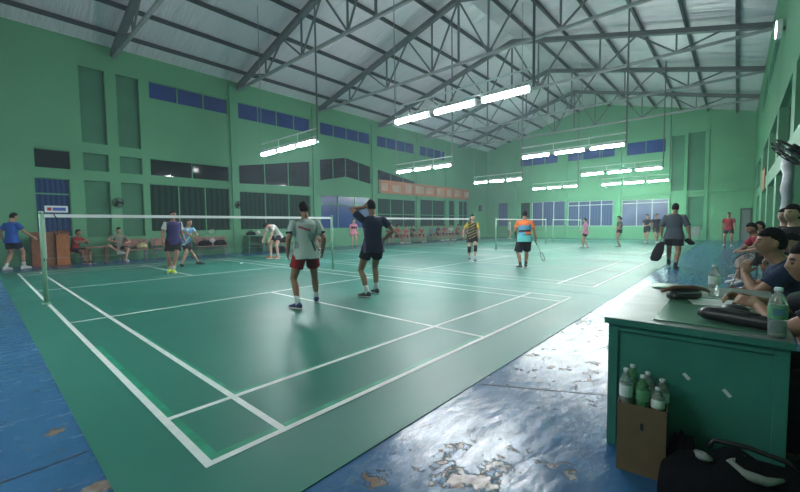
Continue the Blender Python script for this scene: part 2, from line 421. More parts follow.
    for sd in (-1, 1):
        S, el, wr, fd, pn = arms[sd]; g = (girth*0.5 + 0.5)*(0.88 if female else 1)
        tube(bm, [(S - V((sd*0.03, 0, 0.0)))*s, S*s, (S.lerp(el, .35))*s, (S.lerp(el, .8))*s, el*s, el.lerp(wr, .3)*s, el.lerp(wr, .75)*s, wr*s, (wr + fd*0.02)*s],
             [r*g*s for r in (.055, .056, .051, .043, .041, .043, .033, .028, .027)], 12, dome=True)
        th = fd.cross(pn)*sd
        rings(bm, [((wr + fd*t)*s, th*a*s, pn*b*s) for t, a, b in ((-0.01, .026, .02), (.03, .036, .018), (.06, .041, .016), (.088, .039, .014), (.097, .03, .009))], 12)
        cu = math.radians(lcurl if sd < 0 else rcurl)
        for k, (lo, L) in enumerate(((.030, .074), (.0105, .082), (-.0100, .076), (-.0295, .060))):
            p = wr + fd*0.085 + th*lo; pts = [p - fd*0.02, p]; spread = th*lo*1.2
            for q in range(3):
                ang = cu*(q+0.7); dirn = (fd*math.cos(ang) + pn*math.sin(ang) + spread*max(0, math.cos(ang))*1.5).normalized()
                p = p + dirn*L*(0.40, 0.33, 0.27)[q]; pts.append(p)
            tube(bm, [p*s for p in pts], [s*r for r in (.0095, .0098, .0090, .0084, .0075)], 8, dome=True)
        p = wr + fd*0.025 + th*0.030; d1 = (fd*0.62 + th*0.62 + pn*0.35).normalized(); d2 = (fd*0.85 + th*0.15 + pn*(0.3 + math.sin(cu)*0.6)).normalized()
        tube(bm, [(p - d1*0.015)*s, p*s, (p + d1*0.036)*s, (p + d1*0.036 + d2*0.030)*s], [s*r for r in (.013, .0135, .0115, .009)], 8, dome=True)
        hj, kn, an, fdir = legs[sd]; g = girth*0.6 + 0.4
        if female: g *= 0.92
        up = V((0, 0, 1)); sh = (an - kn).normalized(); cb = -(V((0, 1, 0)) - sh*sh.y) if abs(sh.y) < 0.95 else V((0, 0, -1))
        cb = -(fdir - sh*fdir.dot(sh)); cb = cb.normalized() if cb.length > 0.1 else V((0, 0, 0))
        tube(bm, [(hj + V((0, 0, 0.03)))*s, hj.lerp(kn, .15)*s, hj.lerp(kn, .5)*s, hj.lerp(kn, .85)*s, kn*s, (kn.lerp(an, .14) + cb*0.004)*s, (kn.lerp(an, .32) + cb*0.014)*s, (kn.lerp(an, .6) + cb*0.006)*s, kn.lerp(an, .88)*s, an*s, (an - up*0.03)*s],
             [r*g*s for r in (.085, .088, .076, .060, .054, .052, .056, .046, .036, .037, .038)], 14, dome=True)
        rt = fdir.cross(up)
        rings(bm, [((an + fdir*t - up*(z))*s, rt*a*s, up*b*s) for t, z, a, b in ((-.055, .05, .02, .022), (-.035, .045, .030, .034), (.0, .04, .034, .040), (.06, .05, .038, .032), (.12, .06, .044, .022), (.165, .066, .034, .016), (.185, .068, .02, .01))], 12)
    hcs = hc*s; HRi = HR.inverted()
    def bpaint(c):
        q = HRi @ (c - hcs)
        q = q/s
        if q.length > 0.16 or q.y < 0.03: return 0
        x = abs(q.x)/0.076; z = q.z/0.118
        if ((x-0.38)/0.125)**2 + ((z-0.02)/0.045)**2 < 1: return 1
        if 0.16 < x < 0.60 and 0.165 < z + (x-0.4)*0.05 < 0.235: return 1
        if x < 0.27 and -0.56 < z < -0.45: return 2
        return 0
    root = baked('person', bm, vox, [SKM[skin], M['eye'], M['lip']], None, 2, bpaint)
    root.location = loc; root.rotation_euler = (0, 0, yaw)
    root['label'] = label; root['category'] = 'person'
    if group: root['group'] = group
    cv = max(vox, 0.009)
    # ---- shirt
    if shirt is not None:
        bm = bmesh.new()
        keep = list(tors)
        for i, (t, a, b) in enumerate(tors):
            if t < -0.03: tors[i] = (t, .186, .124)
            elif t < 0.0: tors[i] = (t, .176, .120)
        tors.insert(0, (hem-0.02, .192, .128)) if hem < -0.09 else None
        tr = torso_rings(0.014, hem-0.021, 0.475); tors[:] = keep
        # loosen the hem
        rs = []
        for i, (c, a, b) in enumerate(tr):
            k = max(0, 1 - i/3.5); rs.append((c, a*(1 + 0.03*k), b*(1 + 0.10*k)))
        p, R = spine(0.515); rs.append((p*s, R @ V((0.080*s, 0, 0)), R @ V((0, 0.068*s, 0))))
        rings(bm, rs, 20)
        if sleeve > 0:
            for sd in (-1, 1):
                S, el, wr, fd, pn = arms[sd]
                if sleeve <= 1: pts = [S - V((sd*0.06, 0, -0.0)), S + V((0, 0, 0.004)), S.lerp(el, sleeve*0.5), S.lerp(el, sleeve)]; rr = [.048, .067, .070, .074]
                else: pts = [S - V((sd*0.06, 0, 0)), S, S.lerp(el, .5), el, el.lerp(wr, .5), el.lerp(wr, .92)]; rr = [.048, .066, .062, .055, .049, .041]
                tube(bm, [p*s for p in pts], [r*s*(0.9 if female else 1) for r in rr], 14)
        sp0 = P*s
        def pf(c):
            return paint((c.x/s, c.y/s, c.z/s)) if paint else 0
        baked('shirt', bm, cv, shirtmats or [cloth(shirt)], root, 3, pf)
    # ---- shorts
    if shorts is not None:
        bm = bmesh.new()
        rings(bm, torso_rings(0.010, -0.13, 0.09), 18)
        for sd in (-1, 1):
            hj, kn, an, fdir = legs[sd]
            w = shortw*girth**0.5
            if shortlen <= 1:
                tube(bm, [(hj + V((0, 0, .04)))*s, hj.lerp(kn, shortlen*.3)*s, hj.lerp(kn, shortlen*.65)*s, hj.lerp(kn, shortlen)*s], [r*w*s for r in (.09, .102, .100, .102)], 16)
            else:
                tube(bm, [(hj + V((0, 0, .04)))*s, hj.lerp(kn, .3)*s, hj.lerp(kn, .7)*s, kn*s, kn.lerp(an, .4)*s, kn.lerp(an, .9)*s], [r*w*s for r in (.09, .10, .085, .07, .068, .055)], 16)
        baked('shorts', bm, cv, [cloth(shorts)], root, 3)
    # ---- socks, shoes
    up = V((0, 0, 1))
    for sd in (-1, 1):
        hj, kn, an, fdir = legs[sd]; rt = fdir.cross(up)
        if sock:
            obj('sock', B(tube, [kn.lerp(an, .70)*s, kn.lerp(an, .88)*s, an*s, (an - up*.03)*s], [.047*s, .042*s, .043*s, .044*s], 14), cloth(sock), root, True)
        if shoe:
            bm = bmesh.new(); b0 = an - up*0.085
            rings(bm, [((b0 + fdir*t + up*(zt*.5 + .012))*s, rt*a*s, up*(zt*.5 - .004)*s) for t, zt, a in ((-.078, .065, .014), (-.068, .085, .032), (-.03, .105, .042), (.02, .105, .044), (.07, .085, .048), (.125, .062, .052), (.165, .052, .045), (.195, .044, .026), (.203, .036, .012))], 16)
            so = obj('shoe', bm, mat('shoe_upper', shoe, 0.5), root, True)
            if sole:
                bm = bmesh.new()
                rings(bm, [((b0 + fdir*t + up*.014)*s, rt*a*s, up*.013*s) for t, a in ((-.082, .016), (-.07, .035), (-.03, .044), (.03, .044), (.08, .050), (.13, .055), (.17, .047), (.202, .026), (.21, .012))], 12)
                obj('sole', bm, M['rubber'], so, True)
    # ---- hair
    if hair:
        bm = bmesh.new()
        low = {'short': -0.50, 'long': -0.8, 'tied': -0.45, 'bob': -0.9}[hair]
        def hf(dv):
            x, y, z = dv
            fl_ = 0.40
            line = fl_ if y > 0.25 else (low if y < -0.25 else low + (fl_-low)*(y+0.25)/0.5)
            if abs(x) > 0.75 and y > -0.1 and hair in ('short', 'tied'): line = max(line, 0.18)
            k = max(0.0, min(1.0, (z - line)/0.12))
            g = 1.085 + 0.05*max(0, z)
            return hpt(dv, 1.0)*(0.90 + (g-0.90)*k)
        headgrid(bm, hf, 32, 24)
        if hair == 'long':
            rings(bm, [((hc + HR @ V((0, -0.075, t)))*s, HR @ V((a*s, 0, 0)), HR @ V((0, b*s, 0))) for t, a, b in ((.05, .06, .03), (-.04, .078, .035), (-.12, .08, .032), (-.20, .07, .028), (-.27, .045, .02), (-.30, .015, .01))], 14)
        if hair == 'tied':
            tube(bm, [(hc + HR @ V(p))*s for p in ((0, -.09, .04), (0, -.13, .03), (0, -.145, -.04), (0, -.13, -.12), (0, -.12, -.16))], [r*s for r in (.02, .026, .030, .022, .008)], 10, dome=True)
        obj('hair', bm, hairm or M['hair'], root, True)
    if cap:
        bm = bmesh.new()
        headgrid(bm, lambda dv: hpt(dv, 1.0)*(1.13 if dv[2] > 0.25 else 0.85), 28, 20)
        rings(bm, [((hc + HR @ V((0, t, .045 - .01*i)))*s, HR @ V((a*s, 0, 0)), HR @ V((0, 0, .006*s))) for i, (t, a) in enumerate(((.06, .07), (.10, .068), (.14, .055), (.165, .03)))], 12)
        obj('cap', bm, cloth(cap), root, True)
    info = {}
    Mw = Matrix.Translation(V(loc)) @ Matrix.Rotation(yaw, 4, 'Z')
    for sd, k in ((-1, 'l'), (1, 'r')):
        S, el, wr, fd, pn = arms[sd]; th = fd.cross(pn)*sd
        info[k] = Mw @ ((wr + fd*0.088 + pn*0.028)*s); info[k+'t'] = (Mw.to_3x3() @ th).normalized(); info[k+'d'] = (Mw.to_3x3() @ fd).normalized()
        info[k+'n'] = (Mw.to_3x3() @ pn).normalized()
        info[k+'knee'] = [Mw @ (q*s) for q in legs[sd][:3]]
    if extra: extra(root, legs, s)
    return root, info

def racket(label, at, dirv, facen=None, frame=None, length=0.67, parts_string=True):
    t = thing('badminton_racket', label, 'racket', at)
    z = V(dirv).normalized(); x = V(facen) if facen else perp(z)[0]
    x = (x - z*x.dot(z)).normalized(); y = z.cross(x)
    t.rotation_euler = Matrix((x, y, z)).transposed().to_euler()
    fm = frame or M['black']
    obj('grip', B(tube, [(0, 0, -0.04), (0, 0, 0.0), (0, 0, 0.12)], [.0145, .013, .012], 8), M['black'], t, True)
    obj('shaft', B(tube, [(0, 0, 0.12), (0, 0, 0.385)], .0045, 6), fm, t, True)
    obj('head_frame', B(torus, (0, 0, 0.51), V((0, 0.095, 0)), V((0, 0, 0.125)), .0065), fm, t, True)
    bm = bmesh.new()
    for i in range(-5, 6):
        f = i/6; w = 0.095*math.sqrt(1-f*f); h = 0.125*math.sqrt(1-f*f)
        bar(bm, (0, -w, 0.51+f*0.125), (0, w, 0.51+f*0.125), .0015, .0015); bar(bm, (0, f*0.095, 0.51-h), (0, f*0.095, 0.51+h), .0015, .0015)
    obj('string_bed', bm, M['white'], t)
    return t

# ------------------------------------------------------------------ camera
def setup_camera():
    yaw, pitch, roll, f = 0.7267, -0.0561, -0.0108, 378.1
    cy, sy, cp, sp = math.cos(yaw), math.sin(yaw), math.cos(pitch), math.sin(pitch)
    F = V((cy*cp, sy*cp, sp)); R0 = V((sy, -cy, 0)); U0 = R0.cross(F)
    c, s = math.cos(roll), math.sin(roll)
    R = R0*c + U0*s; U = U0*c - R0*s
    cam = bpy.data.cameras.new('camera'); cam.sensor_width = 36; cam.sensor_fit = 'HORIZONTAL'; cam.lens = f*36/800
    cam.clip_start = 0.05; cam.clip_end = 200
    o = bpy.data.objects.new('camera', cam); COL.objects.link(o)
    m = Matrix((R, U, -F)).transposed().to_4x4(); m.translation = V((-0.7648, -2.0887, 1.2994)); o.matrix_world = m
    sc.camera = o
setup_camera()

# ------------------------------------------------------------------ the shell
XN, XF, YR, YL = -8.0, 33.0, -2.87, 16.4
EAVE, RIDGE, YM = 8.10, 10.62, 6.765
SL = (RIDGE-EAVE)/(YL-YM)
def roofz(y): return RIDGE - abs(y-YM)*SL

def holed(bm, outer, holes, f, depth):
    """outer and holes are 2D outlines, f maps (a, b, d) to a point, d = 0 front face, d = 1 back face"""
    loops = [outer] + holes; flat = [p for l in loops for p in l]
    tris = tessellate_polygon([[V((a, b, 0)) for a, b in l] for l in loops])
    fr = [bm.verts.new(f(a, b, 0)) for a, b in flat]; bk = [bm.verts.new(f(a, b, depth)) for a, b in flat]
    for t in tris:
        for vs in (fr, bk):
            try: bm.faces.new([vs[i] for i in t])
            except ValueError: pass
    k = 0
    for l in loops:
        n = len(l)
        for i in range(n):
            a, b = k+i, k+(i+1) % n
            bm.faces.new((fr[a], fr[b], bk[b], bk[a]))
        k += n

struct(obj('floor', B(box, XN, YR-0.3, -0.2, XF+0.3, YL+0.3, 0), M['floor']))
RT = 0.06
for nm, ya, yb in (('ceiling', YR-0.3, YM), ('ceiling', YM, YL+0.3)):
    bm = bmesh.new()
    za, zb = roofz(ya)+0.24, roofz(yb)+0.24
    vs = [bm.verts.new(p) for x in (XN, XF+0.3) for p in ((x, ya, za), (x, yb, zb), (x, yb, zb+RT), (x, ya, za+RT))]
    for f in ((0,1,2,3),(7,6,5,4),(0,4,5,1),(1,5,6,2),(2,6,7,3),(3,7,4,0)): bm.faces.new([vs[i] for i in f])
    struct(obj(nm, bm, M['roof']))

def rect(a0, b0, a1, b1): return [(a0, b0), (a1, b0), (a1, b1), (a0, b1)]
wn = [0]; tn = [0]
def window(poly, f, glass, mull, d0=0.09, bars=(), fm=None, tilt=0.0):
    """poly outline in wall coordinates; pane set back d0; vertical mullions at mull, horizontal bars at bars"""
    wn[0] += 1
    a0 = min(p[0] for p in poly); a1 = max(p[0] for p in poly); b0 = min(p[1] for p in poly); b1 = max(p[1] for p in poly)
    def span(a):   # vertical extent of the outline at a
        ys = []
        n = len(poly)
        for i in range(n):
            (p, q), (r, t) = poly[i], poly[(i+1) % n]
            if abs(p-r) > 1e-6 and min(p, r) - 1e-6 <= a <= max(p, r) + 1e-6: ys.append(q + (t-q)*(a-p)/(r-p))
        return (min(ys), max(ys)) if ys else (b0, b1)
    bm = bmesh.new()
    n = len(poly)
    for i in range(n):
        (p, q), (r, t) = poly[i], poly[(i+1) % n]
        bar(bm, f(p, q, d0-0.02), f(r, t, d0-0.02), 0.05, 0.05, up=V(f(0, 0, 1))-V(f(0, 0, 0)))
    for a in mull:
        lo, hi = span(a); bar(bm, f(a, lo, d0-0.02), f(a, hi, d0-0.02), 0.045, 0.05, up=V(f(0, 0, 1))-V(f(0, 0, 0)))
    for b in bars: bar(bm, f(a0, b, d0-0.02), f(a1, b, d0-0.02), 0.05, 0.05, up=V(f(0, 0, 1))-V(f(0, 0, 0)))
    w = struct(obj('window_%d' % wn[0], bm, fm or M['trimg']))
    bm = bmesh.new(); holed(bm, poly, [], lambda a, b, d: f(a, b, d0 + d - tilt*(b-b0)), 0.02)
    obj('pane', bm, glass, w)
    return w
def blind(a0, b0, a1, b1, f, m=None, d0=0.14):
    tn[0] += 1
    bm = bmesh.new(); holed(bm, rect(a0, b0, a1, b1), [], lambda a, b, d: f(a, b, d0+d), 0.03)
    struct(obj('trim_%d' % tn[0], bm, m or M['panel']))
def trim(bm, m='trimg'):
    tn[0] += 1; return struct(obj('trim_%d' % tn[0], bm, M[m]))

# ---- left wall (long wall across the courts), a = x, b = z
fL = lambda a, b, d: (a, YL + d, b)
W = []; H = []
def hole(p): H.append(p); return p
def lin(a, b, n): return [a + (b-a)*i/n for i in range(1, n)]
jobs = []
def win(p, glass, mull=(), bars=(), **k): hole(p); jobs.append(lambda: window(p, fL, glass, mull, bars=bars, **k))
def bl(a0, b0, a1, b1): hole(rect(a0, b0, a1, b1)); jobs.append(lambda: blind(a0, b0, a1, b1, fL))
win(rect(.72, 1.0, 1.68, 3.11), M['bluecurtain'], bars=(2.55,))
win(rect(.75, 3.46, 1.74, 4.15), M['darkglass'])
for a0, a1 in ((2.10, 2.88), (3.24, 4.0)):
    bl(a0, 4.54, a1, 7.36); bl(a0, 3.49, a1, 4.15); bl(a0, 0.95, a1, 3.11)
win(rect(4.36, 6.70, 7.62, 7.40), M['blueglass'], lin(4.36, 7.62, 3))
win(rect(4.29, 3.48, 7.60, 4.20), M['darkglass'], lin(4.29, 7.60, 2), tilt=.010)
win(rect(4.23, 1.12, 7.60, 3.14), M['greencurtain'], lin(4.23, 7.60, 3))
win(rect(8.15, 6.62, 12.36, 7.42), M['blueglass'], lin(8.15, 12.36, 4))
win([(8.10, 3.42), (12.28, 3.52), (12.28, 5.02), (8.10, 4.34)], M['darkglass'], lin(8.10, 12.28, 3), tilt=.010)
win(rect(8.08, 1.13, 12.28, 3.06), M['greencurtain'], lin(8.08, 12.28, 3))
win(rect(13.06, 6.68, 17.13, 7.42), M['blueglass'], lin(13.06, 17.13, 4))
win([(12.92, 3.95), (15.0, 4.35), (17.17, 4.05), (17.17, 5.22), (15.0, 5.58), (12.92, 5.2)], M['darkglass'], (14.0, 15.0, 16.1))
win(rect(12.93, 1.12, 17.1, 3.13), M['blueglass'], lin(12.93, 17.1, 3), bars=(2.6,))
win(rect(17.75, 6.66, 21.8, 7.42), M['blueglass'], lin(17.75, 21.8, 4))
win([(17.83, 4.40), (21.9, 4.40), (21.9, 4.6), (17.83, 5.13)], M['darkglass'], lin(17.83, 21.9, 3))
win(rect(17.75, 1.15, 21.9, 3.15), M['greencurtain'], lin(17.75, 21.9, 3), bars=(2.05,))
win(rect(22.45, 1.15, 25.8, 3.28), M['greencurtain'], lin(22.45, 25.8, 2), bars=(2.05,))
win(rect(26.42, 1.14, 27.35, 3.35), M['greencurtain'], bars=(2.05,))
win(rect(28.0, 1.13, 29.5, 3.35), M['greencurtain'], lin(28.0, 29.5, 2), bars=(2.05,))
win(rect(22.4, 6.66, 26.4, 7.42), M['blueglass'], lin(22.4, 26.4, 4))
bm = bmesh.new(); holed(bm, rect(XN, 0, XF, EAVE+0.26), H, fL, 0.3); struct(obj('wall_left', bm, M['wall']))
for j in jobs: j()
for a0, a1 in ((-2.1, -1.55), (7.70, 8.05), (12.46, 12.92), (17.22, 17.68), (21.95, 22.35), (25.78, 26.28)):
    trim(B(box, a0, YL-0.10, 0, a1, YL-0.002, EAVE))
trim(B(box, XN, YL-0.03, 0, XF, YL-0.002, 0.12))

# ---- far wall, a = y, b = z
fB = lambda a, b, d: (XF + d, a, b)
H = []; jobs = []
def winb(p, glass, mull=(), bars=(), **k): hole(p); jobs.append(lambda: window(p, fB, glass, mull, bars=bars, **k))
def blb(a0, b0, a1, b1): hole(rect(a0, b0, a1, b1)); jobs.append(lambda: blind(a0, b0, a1, b1, fB))
winb(rect(14.2, 1.06, 15.2, 3.28), M['farcurtain'], ())
winb(rect(12.02, 1.06, 12.95, 3.2), M['greencurtain'], ())
winb(rect(8.95, 1.04, 11.83, 3.2), M['farcurtain'], lin(8.95, 11.83, 3), fm=M['white'])
winb(rect(5.26, 1.02, 8.7, 3.08), M['farcurtain'], lin(5.26, 8.7, 4), bars=(2.75,), fm=M['white'])
winb(rect(1.66, 1.0, 4.65, 3.0), M['paleglass'], lin(1.66, 4.65, 3), bars=(2.75,), fm=M['white'])
winb(rect(1.9, 6.42, 4.4, 7.4), M['blueglass'], (3.15,))
winb(rect(5.0, 6.5, 8.9, 7.35), M['blueglass'], lin(5.0, 8.9, 3))
winb(rect(9.6, 6.5, 13.0, 7.3), M['blueglass'], lin(9.6, 13, 3))
blb(0.80, 3.52, 1.52, 7.45); blb(-0.34, 3.5, 0.58, 7.5); blb(-0.42, .7, .52, 3.05)
bm = bmesh.new(); holed(bm, [(YR, 0), (YL, 0), (YL, EAVE+.26), (YM, RIDGE+.26), (YR, EAVE+.26)], H, fB, 0.3); struct(obj('wall_back', bm, M['wall']))
for j in jobs: j()
for a0, a1 in ((.60, .78), (-.56, -.36), (1.54, 1.64), (4.72, 5.2), (8.74, 8.92), (13.3, 13.8)): trim(B(box, XF-0.10, a0, 0, XF-0.002, a1, 7.6))
trim(B(box, XF-0.11, YR, 3.30, XF-0.002, YL, 3.46))
bm = bmesh.new()
struct(obj('wall_front', B(holed, [(YR, 0), (YL, 0), (YL, EAVE+.26), (YM, RIDGE+.26), (YR, EAVE+.26)], [], lambda a, b, d: (XN - d, a, b), 0.3), M['wall']))
# far door in the corner
d = struct(obj('door_1', B(box, XF-0.06, -2.76, 0, XF-0.002, -2.34, 2.06), mat('grey_door_paint', (0.16, 0.20, 0.19), 0.5)))
bm = bmesh.new(); box(bm, XF-0.10, -2.84, 0, XF-0.003, -2.76, 2.14); box(bm, XF-0.10, -2.34, 0, XF-0.003, -2.26, 2.14); box(bm, XF-0.10, -2.84, 2.06, XF-0.003, -2.26, 2.14)
obj('door_frame', bm, mat('dark_door_frame', (0.04, 0.06, 0.05), 0.5), d)
obj('door_handle', B(tube, [(XF-0.06, -2.40, 1.0), (XF-0.12, -2.40, 1.0), (XF-0.12, -2.50, 1.0)], .012, 8), M['metalgrey'], d)

# ---- right wall, a = x, b = z
fR = lambda a, b, d: (a, YR - d, b)
H = []; jobs = []
def winr(p, glass, mull=(), bars=(), **k): hole(p); jobs.append(lambda: window(p, fR, glass, mull, bars=bars, **k))
for a0, a1 in ((2.4, 6.0), (6.6, 9.9), (10.6, 13.9), (14.6, 17.9), (18.6, 21.9), (24.0, 27.4)):
    winr(rect(a0, 3.0, a1, 4.35), M['greencurtain'], lin(a0, a1, 3), d0=0.2)
    if a0 > 6: winr(rect(a0, 0.95, a1, 2.55), M['greencurtain'], lin(a0, a1, 3), d0=0.2)
for a0, a1 in ((14.8, 19.5), (20.3, 24)): winr(rect(a0, 6.35, a1, 7.15), M['blueglass'], lin(a0, a1, 4))
bm = bmesh.new(); holed(bm, rect(XN, 0, XF, EAVE+0.26), H, fR, 0.3); struct(obj('wall_right', bm, M['wall']))
for j in jobs: j()

# ------------------------------------------------------------------ roof trusses and purlins
NODES = 7
def panel_y(side):   # node positions from the eave to the ridge
    return [(YR if side < 0 else YL) + (YM - (YR if side < 0 else YL))*i/NODES for i in range(NODES+1)]
def make_truss(x, label):
    t = thing('roof_truss', label, 'truss', (x, YM, 8.0), group='steel roof trusses')
    o = V((x, YM, 8.0)); zb = 7.98
    def put(n, bm, m): 
        bmesh.ops.translate(bm, verts=bm.verts, vec=-o); return obj(n, bm, m, t)
    for sd in (-1, 1):
        y0 = YR+.03 if sd < 0 else YL-.03
        ysgn = 1 if sd < 0 else -1
        nrm = V((0, SL*(-ysgn), 1)).normalized()
        bm = bmesh.new(); bar(bm, (x, y0, roofz(y0)-0.04), (x, YM, roofz(YM)-0.04), 0.22, 0.18, up=nrm); put('top_chord', bm, M['steel'])
        ys = panel_y(sd)
        ys[0] = y0
        for i in range(1, NODES):
            y = ys[i]
            if i % 2 == 0:
                put('vertical_strut', B(bar, (x, y, zb), (x, y, roofz(y)-0.1), 0.06, 0.06, up=V((1, 0, 0))), M['steel'])
                for q in (i-1, i+1):
                    if 0 < q: put('diagonal_brace', B(bar, (x, y, zb), (x, ys[q], roofz(ys[q])-0.1), 0.06, 0.06, up=V((1, 0, 0))), M['steel'])
    put('bottom_chord', B(box, x-.05, YR+.03, zb-.07, x+.05, YL-.03, zb+.03), M['steel_l'])
    put('king_post', B(bar, (x, YM, zb), (x, YM, RIDGE-.1), .07, .07, up=V((1, 0, 0))), M['steel'])
    return t
TX = [-1.8, 3.2, 8.15, 13.0, 18.0, 23.0, 28.0]
TL = ['grey steel roof truss nearest the camera, its near part out of frame', 'grey steel roof truss meeting the window wall above the twin tall recessed panels',
      'grey steel roof truss meeting the window wall between the first two blue strips', 'grey steel roof truss meeting the window wall at the peaked dark window bay',
      'grey steel roof truss meeting the window wall where the orange banner starts', 'grey steel roof truss second from the far end wall', 'grey steel roof truss nearest the far end wall']
for x, l in zip(TX, TL):
    if x > 0: make_truss(x, l)
PY = [-1.89, -.41, 1.07, 2.58, 4.1, 5.6, 7.93, 9.43, 10.95, 12.46, 13.94, 15.42]
names = ['lowest', 'second', 'third', 'fourth', 'fifth', 'sixth']
for i, y in enumerate(PY):
    k, where = (i, 'desk side') if i < 6 else (11-i, 'window wall side')
    bm = bmesh.new(); bar(bm, (XN, y, roofz(y)+0.14), (XF, y, roofz(y)+0.14), 0.07, 0.15)
    o = obj('roof_purlin', bm, M['purlin'])
    tag(o, 'dark steel roof purlin running the hall length, %s up from the %s eave' % (names[k], where), 'purlin', 'roof purlins')

# ------------------------------------------------------------------ lamps
def lamp_rack(x, ys, row, half, tubem, z=4.0):
    """ys: three (y0, y1) spans of the tube lights, hung from two rails on two rods to the roof"""
    ya, yb = min(min(s) for s in ys)-.06, max(max(s) for s in ys)+.06
    t = thing('lamp_hanger', 'white pipe lamp hanger with two rails, %s, %s' % (row, half), 'lamp hanger', (x, (ya+yb)/2, z), group='lamp hangers')
    c = V((x, (ya+yb)/2, z))
    def put(n, bm, m): bmesh.ops.translate(bm, verts=bm.verts, vec=-c); return obj(n, bm, m, t)
    for dz in (.17, .42): put('rail', B(tube, [(x, ya, z+dz), (x, yb, z+dz)], .022, 8), M['white'])
    put('rod', B(tube, [(x, ya, z+.05), (x, ya, roofz(ya)+.2)], .028, 8), M['steel'])
    put('rod', B(tube, [(x, yb, z+.05), (x, yb, roofz(yb)+.2)], .012, 8), M['steel_l'])
    for s in ys[:-1]: put('bracket', B(tube, [(x, max(s)+.07, z+.03), (x, max(s)+.07, z+.42)], .014, 6), M['white'])
    for i, s in enumerate(ys):
        y0, y1 = s; m = (y0+y1)/2
        pos = ['desk side end', 'middle of three', 'window wall end'][i]
        f = thing('tube_light', 'lit white tube light, %s, %s, %s' % (pos, row, half), 'light', (x, m, z), group='hanging tube lights')
        L = y1-y0
        bm = bmesh.new(); bar(bm, (0, -L/2, .075), (0, L/2, .075), .17, .03); bar(bm, (0, -L/2, .10), (0, L/2, .10), .06, .04)
        box(bm, -.06, -L/2-.01, -.04, .06, -L/2+.015, .09); box(bm, -.06, L/2-.015, -.04, .06, L/2+.01, .09)
        for e in (-1, 1): box(bm, -.012, e*L*.35-.012, .11, .012, e*L*.35+.012, .19)
        obj('housing', bm, M['white'], f)
        for dx in (-.05, .05):
            obj('fluorescent_tube', B(tube, [(dx, -L/2+.02, .015), (dx, L/2-.02, .015)], .036, 8), tubem, f, True)
def thirds(a, b, g=.22):
    w = (b-a-2*g)/3; return [(a + i*(w+g), a + i*(w+g) + w) for i in range(3)]
lamp_rack(-2.3, thirds(1.2, 4.75), 'added unseen row left of near court', 'near half', M['tubed'])  # out of view, added to brighten the desk front
lamp_rack(-2.3, thirds(8.1, 11.5), 'added unseen row left of near court', 'window half', M['tubed'])  # also added out of view, to lift the dark left wall
lamp_rack(6.85, thirds(1.1, 4.75), 'first row in view', 'near half', M['tube'])
lamp_rack(6.7, thirds(8.1, 11.5), 'first row in view', 'window half', M['tube'])
lamp_rack(14.5, thirds(.92, 4.6), 'second row', 'near half', M['tube'])
lamp_rack(14.0, thirds(7.82, 11.15), 'second row', 'window half', M['tube'])
lamp_rack(22.4, thirds(.8, 4.57), 'third row', 'near half', M['tube'])
lamp_rack(21.6, thirds(7.8, 11.05), 'third row', 'window half', M['tube'])
lamp_rack(29.5, thirds(1.31, 5.2), 'greenish last row', 'near half', M['tubeg'])
lamp_rack(29.0, thirds(6.8, 10.1), 'greenish last row', 'window half', M['tubeg'])

# ------------------------------------------------------------------ courts
def court_mat(label, x0, x1, cx, ghosts=False):
    y0, y1 = -0.54, 14.05
    o = obj('court_mat', B(box, x0, y0, 0, x1, y1, .006), M['mat'])
    tag(o, label, 'court mat', 'court mats')
    bm = bmesh.new(); w = .046; h0, h1 = .0062, .0085
    def ln(a0, b0, a1, b1): box(bm, cx+a0, b0, h0, cx+a1, b1, h1)
    X, Y = 6.1, 13.4
    for a in (0, .46, X-.46-w, X-w): ln(a, 0, a+w, Y)
    for b in (0, .76-w, Y-w, Y-.76):
        for a0, a1 in ((w, .46), (.46+w, X-.46-w), (X-.46, X-w)): ln(a0, b, a1, b+w)
    for b in (4.72-w, 8.68):
        for a0, a1 in ((w, .46), (.46+w, X-.46-w), (X-.46, X-w)): ln(a0, b, a1, b+w)
    for b0, b1 in ((w, .76-w), (.76, 4.72-w), (8.68+w, Y-.76), (Y-.76+w, Y-w)): ln(X/2-w/2, b0, X/2+w/2, b1)
    obj('court_lines', bm, M['line'], o)
    if ghosts:
        bm = bmesh.new()
        box(bm, cx+w, w, h0-.0001, cx+w+.05, 3.1, h0+.0012); box(bm, cx+w+.05, w, h0-.0001, cx+3.4, w+.055, h0+.0012)
        box(bm, cx+.46+w, .76, h0-.0001, cx+2.2, .80, h0+.0012); box(bm, cx+.46+w, .80, h0-.0001, cx+.46+w+.03, 3.6, h0+.0012)
        obj('old_line_residue', bm, M['oldline'], o)
court_mat('dark green vinyl court mat with white lines, nearest the camera', -.37, 6.62, 0, True)
court_mat('green vinyl court mat under the woman in yellow and black', 6.63, 15.1, 7.42)
court_mat('green vinyl court mat under the woman in the pink shirt', 15.11, 23.2, 16.3)
court_mat('green vinyl court mat nearest the far end wall', 23.21, 31.2, 23.8)

